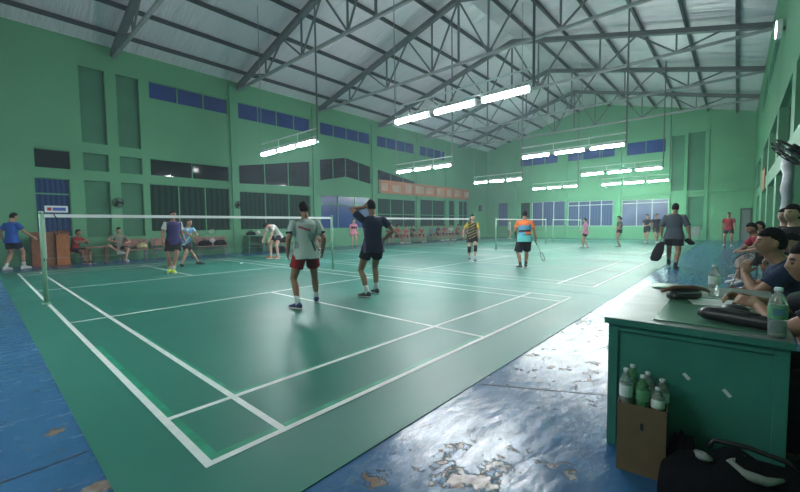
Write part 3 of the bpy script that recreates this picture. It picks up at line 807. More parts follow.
def net(px0, px1, label, l0, l1, y=6.7, cords=True, drop=None):
    H = 1.55
    for px, l in ((px0, l0), (px1, l1)):
        if l is None: continue
        p = thing('net_post', l, 'net post', (px, y, 0), group='net posts')
        obj('pole', B(tube, [(0, 0, .03), (0, 0, H+.02)], .032, 12), M['netpost'], p, True)
        obj('base', B(box, -.06, -.09, .009, .06, .09, .03, .006), M['netpost'], p)
        obj('top_cap', B(lathe, [(.034, H+.0), (.036, H+.03), (.02, H+.045)], n=12), M['netpost'], p, True)
        obj('hook', B(tube, [(0, -.03, .75), (0, -.06, .75), (0, -.06, .80)], .006, 6), M['black'], p)
    a, b = px0+.04, px1-.04; L = b-a
    n = thing('badminton_net', label, 'net', (a, y, H), group='badminton nets')
    bm = bmesh.new(); bar(bm, (0, 0, -.032), (L, 0, -.032), .014, .056); obj('tape', bm, M['white'], n)
    bm = bmesh.new(); vs = [bm.verts.new(p) for p in ((0, 0, -.07), (L, 0, -.07), (L, 0, -.76), (0, 0, -.76))]; bm.faces.new(vs); obj('net_mesh', bm, M['net'], n)
    bm = bmesh.new(); tube(bm, [(0, 0, -.76), (L, 0, -.76)], .004, 6); obj('bottom_cord', bm, M['steel_l'], n)
    for xx in (0, L): obj('side_cord', B(tube, [(xx, 0, -.02), (xx, 0, -.76)], .005, 6), M['white'], n)
net(.0, 6.15, 'badminton net with white tape on the court nearest the camera', 'pale green net post with a small score sign at its top', 'pale green net post behind the white shirted man beside the near court')
net(7.45, 13.96, 'badminton net with white tape, second court from the camera', 'pale net post behind the navy shirted man at the second court', 'pale net post beside the woman in yellow and black')
net(16.2, 22.7, 'badminton net with white tape, third court, behind the orange shirted man', 'pale net post left of the orange shirted man', 'pale net post right of the orange shirted man')
net(23.9, 29.74, 'badminton net with white tape, court by the far end wall', 'pale net post of the far court next to the third net', 'pale net post of the far court nearest the end wall')
# score sign on the first post
s = thing('score_sign', 'small white framed sign with red and blue print on net post top', 'sign', (.05, 6.70, 1.575))
bm = bmesh.new(); box(bm, 0, -.012, 0.0, .30, .012, .115, .006); obj('frame', bm, M['white'], s)
bm = bmesh.new(); box(bm, .03, -.016, .03, .085, -.0125, .085); obj('red_mark', bm, M['redp'], s)
bm = bmesh.new(); box(bm, .10, -.016, .03, .27, -.0125, .085); obj('blue_print', bm, M['bluep'], s)
bm = bmesh.new(); tube(bm, [(.10, 0, 0.0), (.16, -.03, -.15), (.14, -.04, -.40)], .008, 6); obj('strap', bm, M['black'], s)
# shuttlecock on the floor behind the white shirted man
def shuttle(x, y, z, label):
    t = thing('shuttlecock', label, 'shuttlecock', (x, y, z)); t.rotation_euler = (PI/2-.3, 0, .8)
    obj('cork', B(lathe, [(.004, -.013), (.012, -.008), (.0135, .0), (.013, .012)], n=12), M['white'], t, True)
    bm = bmesh.new(); n = 16
    for i in range(n):
        a = 2*PI*i/n; b = 2*PI*(i+.85)/n
        p = [bm.verts.new((r*math.cos(q), r*math.sin(q), z)) for r, z, q in ((.012, .012, a), (.012, .012, b), (.033, .075, b), (.031, .083, (a+b)/2), (.033, .075, a))]
        bm.faces.new(p)
    obj('skirt', bm, M['white'], t)
shuttle(5.25, 10.6, .036, 'white shuttlecock lying on the green court between net and bending man')

# ------------------------------------------------------------------ people on the courts
def LC(loc, face, H, *pts):
    """world points to a person's own frame (in units of a 1.72 m figure)"""
    d = V((face[0], face[1], 0)).normalized(); yaw = math.atan2(d.y, d.x) - PI/2; R = Matrix.Rotation(-yaw, 3, 'Z'); s = H/1.72
    return [tuple((R @ (V(p) - V(loc)))/s) for p in pts]
Z0 = .006
# white shirted man, back to the camera
loc, f, H = (2.75, 3.05, Z0), (.42, 1), 1.67
lw, rw = LC(loc, f, H, (2.53, 2.98, Z0), (3.04, 3.20, Z0))
pale = cloth((.40, .47, .43)); pat = cloth((.24, .30, .29)); redl = cloth((.36, .07, .10)); dk = cloth((.02, .025, .04))
def p_white(p):
    x, y, z = p
    if y < -0.02 and -0.13 < x < 0.06 and abs(z - 1.27 + x*0.35) < 0.018: return 2
    w = math.sin(x*19 + z*11) + math.sin(z*17 - x*9 + 1.3)
    if abs(x) > .235 and z < 1.245: return 3
    if w > 1.25: return 1
    if x > .04 and y < 0 and abs(x - .06 - (1.15-z)*.28) < .012 and .92 < z < 1.16: return 3
    return 0
person('man in white patterned shirt and red shorts standing with back to camera', loc, f, H, vox=.0085, skin='b', lf=lw[:2], rf=rw[:2], lfy=32, rfy=-12,
       lh=(-.285, .05, .90), rh=(.29, .06, .90), lep=(-.5, -1, 0), rep=(.5, -1, 0), head=(-8, -10), shirtmats=[pale, pat, redl, dk], paint=p_white, sleeve=.72, hem=-.12,
       shorts=(.30, .018, .022), shortlen=.60, shortw=1.08, shoe=(.012, .04, .16), sock=(.55, .58, .58), girth=1.1, lcurl=35, rcurl=35)
# navy shirted man, left hand on his head
loc, f, H = (4.02, 2.82, Z0), (.55, 1), 1.74
lw, rw = LC(loc, f, H, (3.86, 2.82, Z0), (4.22, 2.95, Z0))
navy = cloth((.012, .020, .048)); lil = cloth((.10, .07, .14))
person('man in navy shirt standing with one hand raised to his forehead', loc, f, H, vox=.0085, skin='b', lf=lw[:2], rf=rw[:2], lfy=38, rfy=10,
       lh=(-.10, .17, 1.60), lep=(-1, .25, .25), lhd=(.8, .15, .35), lpn=(0, -1, 0), rh=(.26, .12, 1.02), rep=(1, -.75, 0), rhd=(-.2, .5, -.6), head=(-6, -4),
       shirtmats=[navy, lil], paint=lambda p: 1 if abs(p[0]) > .155 and p[2] < 1.22 and abs(p[0]) < .2 else 0, sleeve=.62, hem=-.12, shorts=(.008, .010, .018), shortlen=.52, shortw=1.04,
       shoe=(.03, .045, .05), sock=(.62, .64, .64), girth=1.04)
# purple vest man beyond the net
pur = cloth((.040, .035, .13)); wsl = cloth((.55, .60, .55))
person('man in purple shirt with white sleeves and yellow shoes beyond the net', (2.98, 9.85, Z0), (.15, -1), 1.74, vox=.011, skin='b', lf=(.09, .10), rf=(-.05 + .12, -.12), lfy=-15, rfy=-35,
       lh=(-.24, .12, .92), rh=(.31, .08, .88), head=(0, 8), shirtmats=[pur, wsl], paint=lambda p: 1 if abs(p[0]) > .20 and p[2] > 1.1 else 0, sleeve=.62, hem=-.12,
       shorts=(.010, .010, .014), shortlen=.66, shortw=1.1, shoe=(.50, .62, .04), sock=(.45, .42, .38), girth=1.08)
cy = cloth((.10, .30, .48)); cyw = cloth((.36, .50, .60))
r_, i_ = person('stooping man in light blue shirt holding a racket behind the man in purple', (3.95, 11.55, Z0), (.35, -1), 1.66, vox=.011, skin='a', pelvis=.84, lean=24, off=(0, -.12), lf=(.30, .02), rf=(-.38, .02), lfy=-25, rfy=35,
       lh=(-.02, .42, 1.02), rh=(.14, .46, .98), lep=(-1, -.4, -.4), rep=(1, -.4, -.4), head=(-10, 4), shirtmats=[cy, cyw], paint=lambda p: 1 if math.sin(p[0]*24 + p[2]*15) > .45 else 0, shorts=(.012, .012, .015),
       shortlen=.72, shortw=1.1, shoe=(.01, .01, .012), sole=False, rcurl=70, lcurl=60, hairm=HAIRBROWN)
racket('badminton racket held out by the stooping man in light blue', i_['l'], (.93, -.1, .32), (0, 1, 0))
person('man in blue shirt walking beside the left end of the near net', (.02, 15.1, Z0), (.75, .55), 1.80, vox=.012, skin='a', lf=(-.08, -.16), rf=(.08, .22), lfy=5, rfy=-5, lh=(-.27, -.02, .90), rh=(.34, .32, .98), rep=(.4, -1, -.3),
       head=(10, -14), shirt=(.020, .085, .36), sleeve=.66, shorts=(.010, .015, .035), shortlen=.6, shoe=(.55, .56, .55), sock=(.5, .5, .5), girth=1.05)
person('bending man in pale shirt, black shorts and orange shoes by the benches', (7.15, 11.6, Z0), (-1, -.25), 1.76, vox=.011, skin='c', pelvis=.915, off=(0, -.14), lean=62, lf=(-.16, .0), rf=(.16, .06), lh=(-.15, .44, .62), rh=(.16, .50, .60), lep=(0, -.3, 1), rep=(0, -.3, 1),
       head=(0, -10), shirt=(.46, .46, .44), shorts=(.008, .008, .010), shortlen=.5, shortw=1.08, shoe=(.62, .16, .05), sock=(.45, .42, .4), girth=1.15)
# woman in yellow and black
yl = cloth((.55, .42, .03)); bk = cloth((.018, .018, .016)); gd = cloth((.30, .23, .07))
def p_yel(p):
    if abs(p[0]) > .15 and p[2] > 1.10: return 0
    return 2 if abs(math.sin(p[2]*30 + p[0]*14)) > .90 else 1
def knees(root, legs, s):
    for sd in (-1, 1):
        hj, kn, an, fd = legs[sd]
        obj('knee_band', B(tube, [hj.lerp(kn, .80)*s, kn*s, kn.lerp(an, .32)*s], [.068*s, .063*s, .064*s], 14), cloth((.006, .006, .007)), root, True)
r_, i_ = person('woman in yellow and black shirt walking with a racket', (10.7, 4.75, Z0), (-.95, -.75), 1.62, vox=.010, skin='c', lf=(-.06, .24), rf=(.08, -.20), lfy=4, rfy=-4, rfz=.03, female=True, hair='long',
       lh=(-.24, .10, .90), rh=(.34, .20, .96), rep=(.6, -1, -.2), head=(-18, -6), shirtmats=[yl, bk, gd], paint=p_yel, sleeve=.6, shorts=(.010, .010, .011), shortlen=.46, shortw=1.1, shoe=(.06, .06, .07), sock=(.5, .5, .5), rcurl=70, extra=knees)
racket('badminton racket held low by the woman in yellow and black', i_['r'], (-.55, .35, -.30), (0, 0, 1))
# orange shirt man
og = cloth((.72, .16, .04)); tl = cloth((.10, .42, .42)); lb = cloth((.11, .32, .46)); blk = cloth((.02, .024, .03))
def p_org(p):
    x, y, z = p; h = z - .06*x
    if h > 1.285 or (abs(x) > .2 and h > 1.16): return 0
    if h > 1.15: return 2
    if h > 1.085: return 3
    if h > 1.01: return 0 if x > .0 else 2
    if h > .985: return 3 if x > -.05 else 1
    return 1
r_, i_ = person('man in orange and teal shirt standing with back to camera, racket lowered', (9.85, 2.50, Z0), (.9, .48), 1.66, vox=.0095, skin='b', lf=(-.12, -.12), rf=(.06, .16), lfy=30, rfy=5, head=(-4, 0), lh=(-.25, .22, .98), rh=(.33, .10, .88), rcurl=70,
       shirtmats=[og, tl, lb, blk], paint=p_org, sleeve=.66, hem=-.12, shorts=(.008, .009, .012), shortlen=.95, shortw=1.12, shoe=(.02, .05, .05), sock=(.02, .02, .02), girth=1.15)
racket('badminton racket hanging from the hand of the man in orange', i_['r'], (.30, -.28, -.85), (0, 1, 0))
# walking man with bags
r_, i_ = person('man in dark grey shirt walking away along the blue floor carrying bags', (12.2, -.80, 0), (1, -.10), 1.80, vox=.0095, skin='b', lf=(-.17, .30), rf=(.09, -.24), lfy=6, rfy=-6, lfz=.04, lh=(-.29, .05, .88), rh=(.32, .06, .90), lep=(-.5, -1, 0), rep=(.5, -1, 0), head=(4, -6),
       shirt=(.075, .085, .11), sleeve=.98, hem=-.13, shorts=(.012, .012, .018), shortlen=.66, shortw=1.12, shoe=(.012, .012, .014), sole=False, sock=(.02, .02, .02), girth=1.18, lcurl=75, rcurl=75)
b = thing('racket_bag', 'black racket bag hanging from the left hand of the walking man', 'bag', tuple(i_['l']))
bm = bmesh.new(); pts = [(-.05, .0, -.10), (-.08, .04, -.16), (-.13, .09, -.36), (-.20, .14, -.56), (-.22, .16, -.64)]
rings(bm, [(V(p), V((.6, .8, 0))*a, V((.55, -.4, .1))*bb) for p, a, bb in zip(pts, (.06, .13, .18, .18, .11), (.03, .06, .075, .075, .04))], 14); obj('body', bm, M['blackcloth'], b, True)
obj('handle', B(tube, [(-.06, .06, -.12), (.0, .02, .01), (-.04, -.04, -.11)], .010, 8), M['black'], b, True)
b = thing('round_pouch', 'black rounded pouch hanging from the right hand of the walking man', 'bag', tuple(i_['r']))
bm = bmesh.new(); rings(bm, [(V((0, -.04 + .02*i, -.11)), V((.09*k, 0, .012)), V((0, .04, .085*k))) for i, k in ((-3, .35), (-2, .8), (0, 1), (2, 1), (4, .85), (5, .4))], 16); obj('body', bm, M['blackcloth'], b, True)
obj('strap', B(tube, [(0, -.06, -.05), (0, .0, .012), (0, .05, -.05)], .008, 8), M['black'], b, True)
# far players
FV = .016
person('woman in pink shirt and black shorts with dark hair facing the windows', (20.0, 3.65, Z0), (-.35, 1), 1.52, vox=FV, skin='c', female=True, hair='bob', lf=(-.10, .12), rf=(.10, -.12), lh=(-.24, .22, 1.0), rh=(.26, .10, .92), shirt=(.62, .20, .36), sleeve=.7, shorts=(.01, .01, .012), shortlen=.5, shoe=(.5, .5, .5), girth=1.1)
person('slim woman in dark crop top and shorts at the far court', (21.85, 2.50, Z0), (-.6, .9), 1.62, vox=FV, skin='c', female=True, hair='tied', lf=(-.09, .06), rf=(.09, -.06), lh=(-.15, .32, 1.10), shirt=(.05, .07, .06), sleeve=.3, hem=.16, shorts=(.01, .01, .012), shortlen=.28, shoe=(.5, .5, .5))
person('man in dark shirt standing at the far court beside his partner, hands at waist', (26.9, 2.02, Z0), (-1, .35), 1.76, vox=FV, skin='c', lf=(-.10, .2), rf=(.10, -.2), lh=(-.10, .3, 1.05), rh=(.10, .3, 1.08), shirt=(.025, .03, .04), shorts=(.02, .02, .025), shortlen=.6, shoe=(.6, .6, .6))
person('man in black shirt stepping at the far court behind his partner', (27.2, 1.60, Z0), (-.9, -.5), 1.78, vox=FV, skin='a', lf=(-.10, -.22), rf=(.10, .24), lh=(-.3, .16, .98), shirt=(.016, .018, .025), shorts=(.06, .06, .065), shortlen=.62, shoe=(.6, .6, .6))
person('person in white shirt standing beyond the third net', (29.6, 12.4, Z0), (.4, -1), 1.72, vox=FV, skin='c', shirt=(.62, .66, .64), shorts=(.55, .55, .52), shortlen=.5, shoe=(.5, .5, .5))
def p_pink(p): return 1 if 1.16 < p[2] < 1.27 and abs(p[0]) < .18 else 0
person('girl in pink dress with black chest band standing behind the navy shirted man', (13.9, 14.55, 0), (-.5, -1), 1.66, vox=FV, skin='c', female=True, hair='bob', shirtmats=[cloth((.68, .22, .32)), cloth((.02, .02, .02))], paint=p_pink, sleeve=.98, shorts=(.66, .24, .33), shortlen=.34, shortw=1.25, shoe=(.04, .04, .04))
person('man in red shirt and dark shorts standing by the far corner door', (25.3, -1.80, 0), (-1, .12), 1.74, vox=FV, skin='b', shirt=(.28, .03, .035), sleeve=.6, shorts=(.03, .03, .035), shortlen=.6, shoe=(.5, .5, .5), lf=(-.14, .05), rf=(.14, -.05))

# ------------------------------------------------------------------ benches, tables and sitters by the window wall
def bench(x0, x1, y, label, backrest=True, h=.44, d=.40, m='pinkwood', group='benches along the window wall', face=-1, slats=3):
    c = ((x0+x1)/2, y, 0); t = thing('bench', label, 'bench', c, group=group); L = (x1-x0)/2
    bm = bmesh.new()
    for i in range(slats): box(bm, -L, -d/2 + i*d/slats + .008, h-.03, L, -d/2 + (i+1)*d/slats - .008, h, .004)
    obj('seat', bm, M[m], t)
    if backrest:
        by = -face*d/2
        bm = bmesh.new(); box(bm, -L, by-.015, h+.10, L, by+.015, h+.40, .006); obj('backrest', bm, M[m], t)
        for e in (-1, 1): obj('back_post', B(box, e*(L-.12)-.018, by-.033, h-.02, e*(L-.12)+.018, by-.015, h+.36), M['steel'], t)
    for ex in (-1, 1):
        for ey in (-1, 1): obj('leg', B(box, ex*(L-.12)-.02, ey*(d/2-.05)-.02, 0, ex*(L-.12)+.02, ey*(d/2-.05)+.02, h-.03), M['steel'], t)
    return t
bench(2.88, 3.95, 15.85, 'pinkish bench with a yellow bag on its end, window wall side')
bench(4.08, 5.12, 15.85, 'pinkish bench with backrest left of the man in purple')
bench(5.75, 7.15, 15.85, 'pinkish bench piled with black bags right of the stooping man')
bench(1.35, 1.95, 15.9, 'pinkish bench under the sitter in red near the brown cabinet', backrest=False)
t = thing('small_table', 'low pink topped table between the red and grey sitters', 'table', (2.2, 15.6, 0))
obj('tabletop', B(box, -.34, -.25, .58, .34, .25, .62, .008), M['pinkwood'], t)
for ex in (-1, 1):
    for ey in (-1, 1): obj('leg', B(box, ex*.29-.02, ey*.2-.02, 0, ex*.29+.02, ey*.2+.02, .58), M['wood'], t)
SIT = dict(pelvis=.55, lf=(-.12, .44), rf=(.12, .44), lfy=6, rfy=-6, off=(0, -.02))
person('sitter in red shirt with hands forward by the pink table', (1.66, 15.95, 0), (.75, -.75), 1.62, vox=.013, skin='b', **{**SIT, 'lh': (-.06, .42, .86), 'rh': (.10, .44, .90)}, lep=(-1, -.4, -.6), rep=(1, -.4, -.6), lean=18, shirt=(.33, .03, .03), shorts=(.02, .02, .02), shortlen=.75, shoe=(.05, .05, .05))
r_, _ = person('sitter in grey shirt with crossed leg beside the pink table', (2.95, 15.95, 0), (.15, -1), 1.68, vox=.013, skin='c', pelvis=.55, lf=(-.05, .50), rf=(.10, .36), rfz=.30, rpole=(.9, .5, .5), rfy=40, lean=10, lh=(-.18, .30, .72), rh=(.24, .34, .80), lep=(-1, -.6, 0), rep=(1, -.6, 0), shirt=(.24, .25, .21), shorts=(.012, .012, .014), shortlen=.7, shoe=(.55, .55, .55))
def bag(label, at, rx, ry, rz, m, cat='bag', name='duffel_bag', rot=0, group=None, strap=True):
    t = thing(name, label, cat, at, rot, group)
    bm = bmesh.new(); n = 9; rs = []
    for i in range(n+1):
        u = -1 + 2*i/n; k = max(.30, (1 - abs(u)**3.2))**.5; wob = 1 + .07*math.sin(i*2.3 + rx*40)
        rs.append((V((u*rx, .1*ry*math.sin(i*1.7), rz*(.98*k*wob)*.5 + 0.004)), V((0, ry*k*wob, 0)), V((0, 0, rz*.5*k*wob))))
    rings(bm, rs, 14); obj('body', bm, m, t, True)
    if strap:
        obj('strap', B(tube, [(-.55*rx, ry*.6, rz*.7), (-.3*rx, ry*.25, rz*1.18), (.3*rx, ry*.1, rz*1.16), (.55*rx, ry*.6, rz*.7)], .012, 8), M['black'], t, True)
        obj('zip', B(tube, [(-.7*rx, 0, rz*.93), (0, .02, rz*1.03), (.7*rx, 0, rz*.93)], .006, 6), M['metalgrey'], t, True)
    return t
yb = mat('pale_yellow_canvas', (.55, .48, .24), .8, bump=.4, bscale=12); wb = mat('white_canvas', (.55, .55, .52), .8, bump=.4, bscale=12); lime = mat('lime_fabric', (.45, .62, .25), .8, bump=.4, bscale=12)
bag('pale yellow bag lying on the end of a pinkish bench', (3.72, 15.85, .442), .17, .13, .26, yb)
bag('black duffel bag on the bench right of the stooping man, left of two', (6.15, 15.85, .442), .28, .16, .26, M['blackcloth'])
bag('black and white sports bag on the bench right of the stooping man', (6.82, 15.85, .442), .27, .16, .26, M['blackcloth'])
bag('white towel bundle resting behind the black bags on the bench', (6.55, 16.03, .442), .14, .05, .34, wb, 'towel', 'towel', strap=False)
t = thing('side_table', 'green side table against the window wall left of the bending man', 'table', (8.38, 15.7, 0))
obj('tabletop', B(box, -.40, -.3, .82, .40, .3, .86, .006), M['trimg'], t)
obj('side_panel', B(box, -.38, -.28, .02, -.34, .28, .82), M['panel'], t); obj('side_panel', B(box, .34, -.28, .02, .38, .28, .82), M['panel'], t)
obj('back_panel', B(box, -.34, .24, .02, .34, .28, .82), M['panel'], t); obj('shelf', B(box, -.34, -.26, .40, .34, .24, .43), M['panel'], t)
bag('black bag with white patch on the green side table', (8.25, 15.7, .862), .22, .15, .20, M['blackcloth'])
bag('white rolled towel on the green side table', (8.62, 15.7, .862), .12, .10, .22, wb, 'towel', 'towel', strap=False)
bag('lime green jacket heaped by the bending man', (9.25, 15.5, .442), .28, .18, .30, lime, 'jacket', 'jacket', strap=False)
bench(8.95, 10.5, 15.6, 'low dark bench under the lime green jacket', backrest=False, m='wood')
bag('large black bag on the floor under the lime jacket', (9.4, 15.1, .0), .35, .22, .34, M['blackcloth'])
bag('black bag on the low dark bench beside the lime jacket', (10.0, 15.6, .442), .28, .18, .30, M['blackcloth'])
person('person in pink sitting far behind the white shirted man', (12.0, 15.6, 0), (.0, -1), 1.62, vox=.015, skin='c', **SIT, lh=(-.12, .34, .66), rh=(.12, .34, .66), lep=(-1, -.6, 0), rep=(1, -.6, 0), shirt=(.50, .16, .18), shorts=(.30, .10, .10), shortlen=.8, shoe=(.5, .4, .4), female=True, hair='bob')
bench(11.5, 12.6, 15.72, 'bench under the sitter in pink', backrest=False, m='pinkwood')
# sitters in a row towards the far end of the window wall
bench(17.4, 22.0, 15.45, 'long dark bench under the seated row, nearer half', backrest=False, m='wood', h=.43)
bench(22.2, 28.2, 15.45, 'long dark bench under the seated row, farther half', backrest=False, m='wood', h=.43)
row = [(17.75, (.05, .05, .05), 'black', 'a'), (18.7, (.30, .07, .06), 'red', 'b'), (19.5, (.38, .13, .10), 'salmon', 'c'), (20.35, (.012, .012, .016), 'black', 'b'), (21.3, (.30, .10, .10), 'dull red', 'c'),
       (22.6, (.12, .26, .36), 'light blue', 'b'), (23.4, (.02, .03, .06), 'navy', 'b'), (24.3, (.28, .06, .07), 'crimson', 'a'), (25.2, (.5, .52, .5), 'white', 'b'), (26.2, (.25, .05, .06), 'dark red', 'b'), (27.3, (.34, .10, .09), 'brick red', 'c')]
for i, (x, c, nm, sk) in enumerate(row):
    l = ('first', 'second', 'third', 'fourth', 'fifth', 'sixth', 'seventh', 'eighth', 'ninth', 'tenth', 'eleventh')[i]
    person('%s sitter from the near end of the window wall row, wearing %s' % (l, nm), (x, 15.48, 0), (random.uniform(-.3, .3), -1), 1.62+random.uniform(0, .1), vox=.02, skin=sk, **SIT, lean=random.choice((5, 14, 28)), head=(random.uniform(-30, 30), random.uniform(-15, 5)),
           lh=(-.12, .36, .66), rh=(.12, .36, .66), lep=(-1, -.6, 0), rep=(1, -.6, 0), shirt=c, shorts=random.choice(((.01, .01, .01), (.03, .03, .05), (.15, .04, .04))), shortlen=.75, shoe=random.choice(((.6, .6, .6), (.05, .05, .05))), sole=False, group='seated row by the window wall')
# cabinet and lectern
t = thing('cabinet', 'brown wooden cabinet behind the man in blue', 'cabinet', (.78, 15.75, 0))
obj('body', B(box, -.30, -.22, 0, .30, .22, 1.18, .01), M['wood'], t)
for e in (-1, 1):
    dr = obj('door', B(box, e*.15-.138, -.245, .06, e*.15+.138, -.222, 1.12, .005), M['wood'], t); obj('knob', B(ellipsoid, (e*.035, -.258, .62), .014, .014, .014, 8, 6), M['metalgrey'], dr, True)
t = thing('lectern', 'orange brown wooden lectern right behind the near net post', 'lectern', (1.27, 15.6, 0))
obj('body', B(box, -.17, -.2, .04, .17, .2, 1.10, .008), M['woodo'], t); obj('base', B(box, -.20, -.23, 0, .20, .23, .045, .006), M['wood'], t)
bm = bmesh.new(); vs = [bm.verts.new(p) for p in ((-.2, -.24, 1.10), (.2, -.24, 1.10), (.2, .22, 1.20), (-.2, .22, 1.20), (-.2, -.24, 1.13), (.2, -.24, 1.13), (.2, .22, 1.23), (-.2, .22, 1.23))]
for q in ((0, 1, 2, 3), (7, 6, 5, 4), (0, 1, 5, 4), (1, 2, 6, 5), (2, 3, 7, 6), (3, 0, 4, 7)): bm.faces.new([vs[i] for i in q])
obj('sloped_top', bm, M['wood'], t)
# wall fans and speaker
def wall_fan(at, label, rz=0.0, r=.19, tilt=.25):
    t = thing('wall_fan', label, 'fan', at, rz, 'wall fans')
    obj('mount', B(box, -.05, -.03, -.08, .05, .0, .08, .008), M['black'], t)
    obj('arm', B(tube, [(0, -.02, 0), (0, -.13, .02), (0, -.17, .06)], .018, 8), M['black'], t, True)
    R = Matrix.Rotation(tilt, 3, 'X'); c = V((0, -.24, .08))
    bm = bmesh.new(); tube(bm, [c + R @ V((0, .10, 0)), c + R @ V((0, -.02, 0))], [.055, .06], 14); obj('motor', bm, M['black'], t, True)
    bm = bmesh.new()
    for yy, k in ((.03, .94), (-.03, 1.0), (-.075, .82), (-.09, .45)): torus(bm, c + R @ V((0, yy, 0)), R @ V((r*k, 0, 0)), R @ V((0, 0, r*k)), .007, 28, 5)
    for i in range(20):
        a = 2*PI*i/20; d = V((math.cos(a), 0, math.sin(a)))
        tube(bm, [c + R @ (d*.05 + V((0, .05, 0))), c + R @ (d*r*.94 + V((0, .03, 0))), c + R @ (d*r + V((0, -.03, 0))), c + R @ (d*r*.82 + V((0, -.075, 0))), c + R @ (d*.04 + V((0, -.095, 0)))], .003, 4)
    obj('cage', bm, M['black'], t)
    bm = bmesh.new()
    for i in range(3):
        a = 2*PI*i/3; d = V((math.cos(a), 0, math.sin(a))); e = V((-math.sin(a), 0, math.cos(a)))
        q = [c + R @ (d*s_*r + e*w*r + V((0, yy-.03, 0))) for s_, w, yy in ((.2, -.12, .015), (.8, -.28, .025), (.86, .2, -.012), (.2, .14, -.012))]
        up = R @ V((0, .004, 0)); vs = [bm.verts.new(p) for p in q] + [bm.verts.new(p + up) for p in q]
        for f_ in ((0, 1, 2, 3), (7, 6, 5, 4), (0, 1, 5, 4), (1, 2, 6, 5), (2, 3, 7, 6), (3, 0, 4, 7)): bm.faces.new([vs[k] for k in f_])
    obj('blades', bm, M['black'], t)
    return t
wall_fan((3.06, YL, 2.22), 'black wall fan between the two tall recessed panels')
wall_fan((7.86, YL-.10, 2.28), 'black wall fan on the green pilaster right of the man in purple')
t = thing('wall_speaker', 'small black speaker on the window wall beyond the orange banner', 'speaker', (31.5, YL, 2.78))
obj('body', B(box, -.16, -.26, -.28, .16, -.02, .28, .02), M['black'], t); obj('bracket', B(box, -.04, -.02, -.05, .04, 0, .05), M['steel'], t); obj('grille', B(box, -.13, -.268, -.24, .13, -.261, .24), M['purlin'], t)
# orange banner
t = thing('banner', 'long orange sponsor banner with pale panels along the window wall', 'banner', (23.6, YL-.125, 3.95))
ban = mat('orange_banner_vinyl', (.66, .22, .11), .5, var=.15, vscale=.8); banp = mat('pale_banner_print', (.72, .42, .32), .5, var=.25, vscale=1.5)
obj('sheet', B(box, -5.8, -.01, -.44, 5.9, .01, .46), ban, t)
rnd = random.Random(3); x = -5.6
while x < 5.4:
    w = rnd.uniform(.5, 1.15); obj('printed_panel', B(box, x, -.016, -.28 + rnd.uniform(-.05, .05), x+w, -.0115, .26 + rnd.uniform(-.08, .08)), banp, t); x += w + rnd.uniform(.3, .6)
for e in (-5.7, 5.8): obj('tie_batten', B(box, e-.03, -.02, -.46, e+.03, .12, .48), M['steel'], t)
# leaning stand at the far wall
t = thing('folding_chair', 'grey folded chair standing by the far wall under the tall recesses', 'chair', (31.6, -.05, 0), PI/2)
bm = bmesh.new()
for e in (-1, 1): tube(bm, [(e*.24, .10, 0), (e*.24, -.05, .95)], .016, 8)
tube(bm, [(-.24, -.05, .95), (.24, -.05, .95)], .016, 8); obj('frame', bm, M['metalgrey'], t, True)
obj('backrest', B(box, -.23, -.06, .66, .23, -.03, .92, .01), mat('grey_vinyl', (.22, .24, .24), .6), t); obj('seat', B(box, -.21, -.02, .28, .21, .03, .62, .01), mat('grey_vinyl', (.2, .22, .22), .6), t)
for e in (-1, 1): obj('leg', B(tube, [(e*.20, -.14, 0), (e*.20, .02, .6)], .014, 8), M['metalgrey'], t, True)

# ------------------------------------------------------------------ right wall: fittings, benches and sitters
wall_fan((7.0, YR, 2.20), 'large black wall fan on the right wall above the waiting players', PI, r=.25, tilt=.75)
t = thing('floodlight', 'white lit floodlight high on the right wall by the blue strip windows', 'light', (13.2, YR, 6.2), PI)
obj('housing', B(box, -.22, -.16, -.18, .22, -.05, .18, .02), M['white'], t); obj('lens', B(box, -.19, -.168, -.15, .19, -.161, .15), M['flood'], t); obj('bracket', B(box, -.03, -.05, -.03, .03, 0, .03), M['steel'], t)
t = thing('wall_sign', 'orange sign board on the right wall beyond the fan', 'sign', (20.3, YR, 2.95))
obj('board', B(box, -.9, .002, -.38, .9, .03, .38), M['orange'], t); obj('frame', B(box, -.93, .001, -.42, .93, .015, .42), M['wood'], t)
t = thing('plastic_sheet', 'white crumpled plastic sheet hanging against the right wall post', 'plastic sheet', (7.9, YR, 0))
bm = bmesh.new(); rs = []
for i in range(12):
    z = 2.30 - i*.125; k = 1 + .10*math.sin(i*1.9)
    rs.append((V((.02*math.sin(i*1.3), .19 + .012*math.sin(i*2.1), z)), V((.10*k, 0, 0)), V((.02*math.sin(i), .070*k, 0))))
rings(bm, rs, 18); obj('sheet', bm, M['plasticw'], t, True)
obj('hook', B(tube, [(0, .005, 2.38), (0, .19, 2.37), (0, .20, 2.29)], .012, 8), M['steel'], t)
bench(1.25, 5.3, -2.63, 'long bench on the right wall behind the green desk', backrest=False, h=.44, d=.38, m='wood', group='benches on the right wall')
bench(8.7, 11.8, -2.63, 'long bench on the right wall under the sitter in the dark red shirt', backrest=False, h=.44, d=.38, m='wood', group='benches on the right wall')
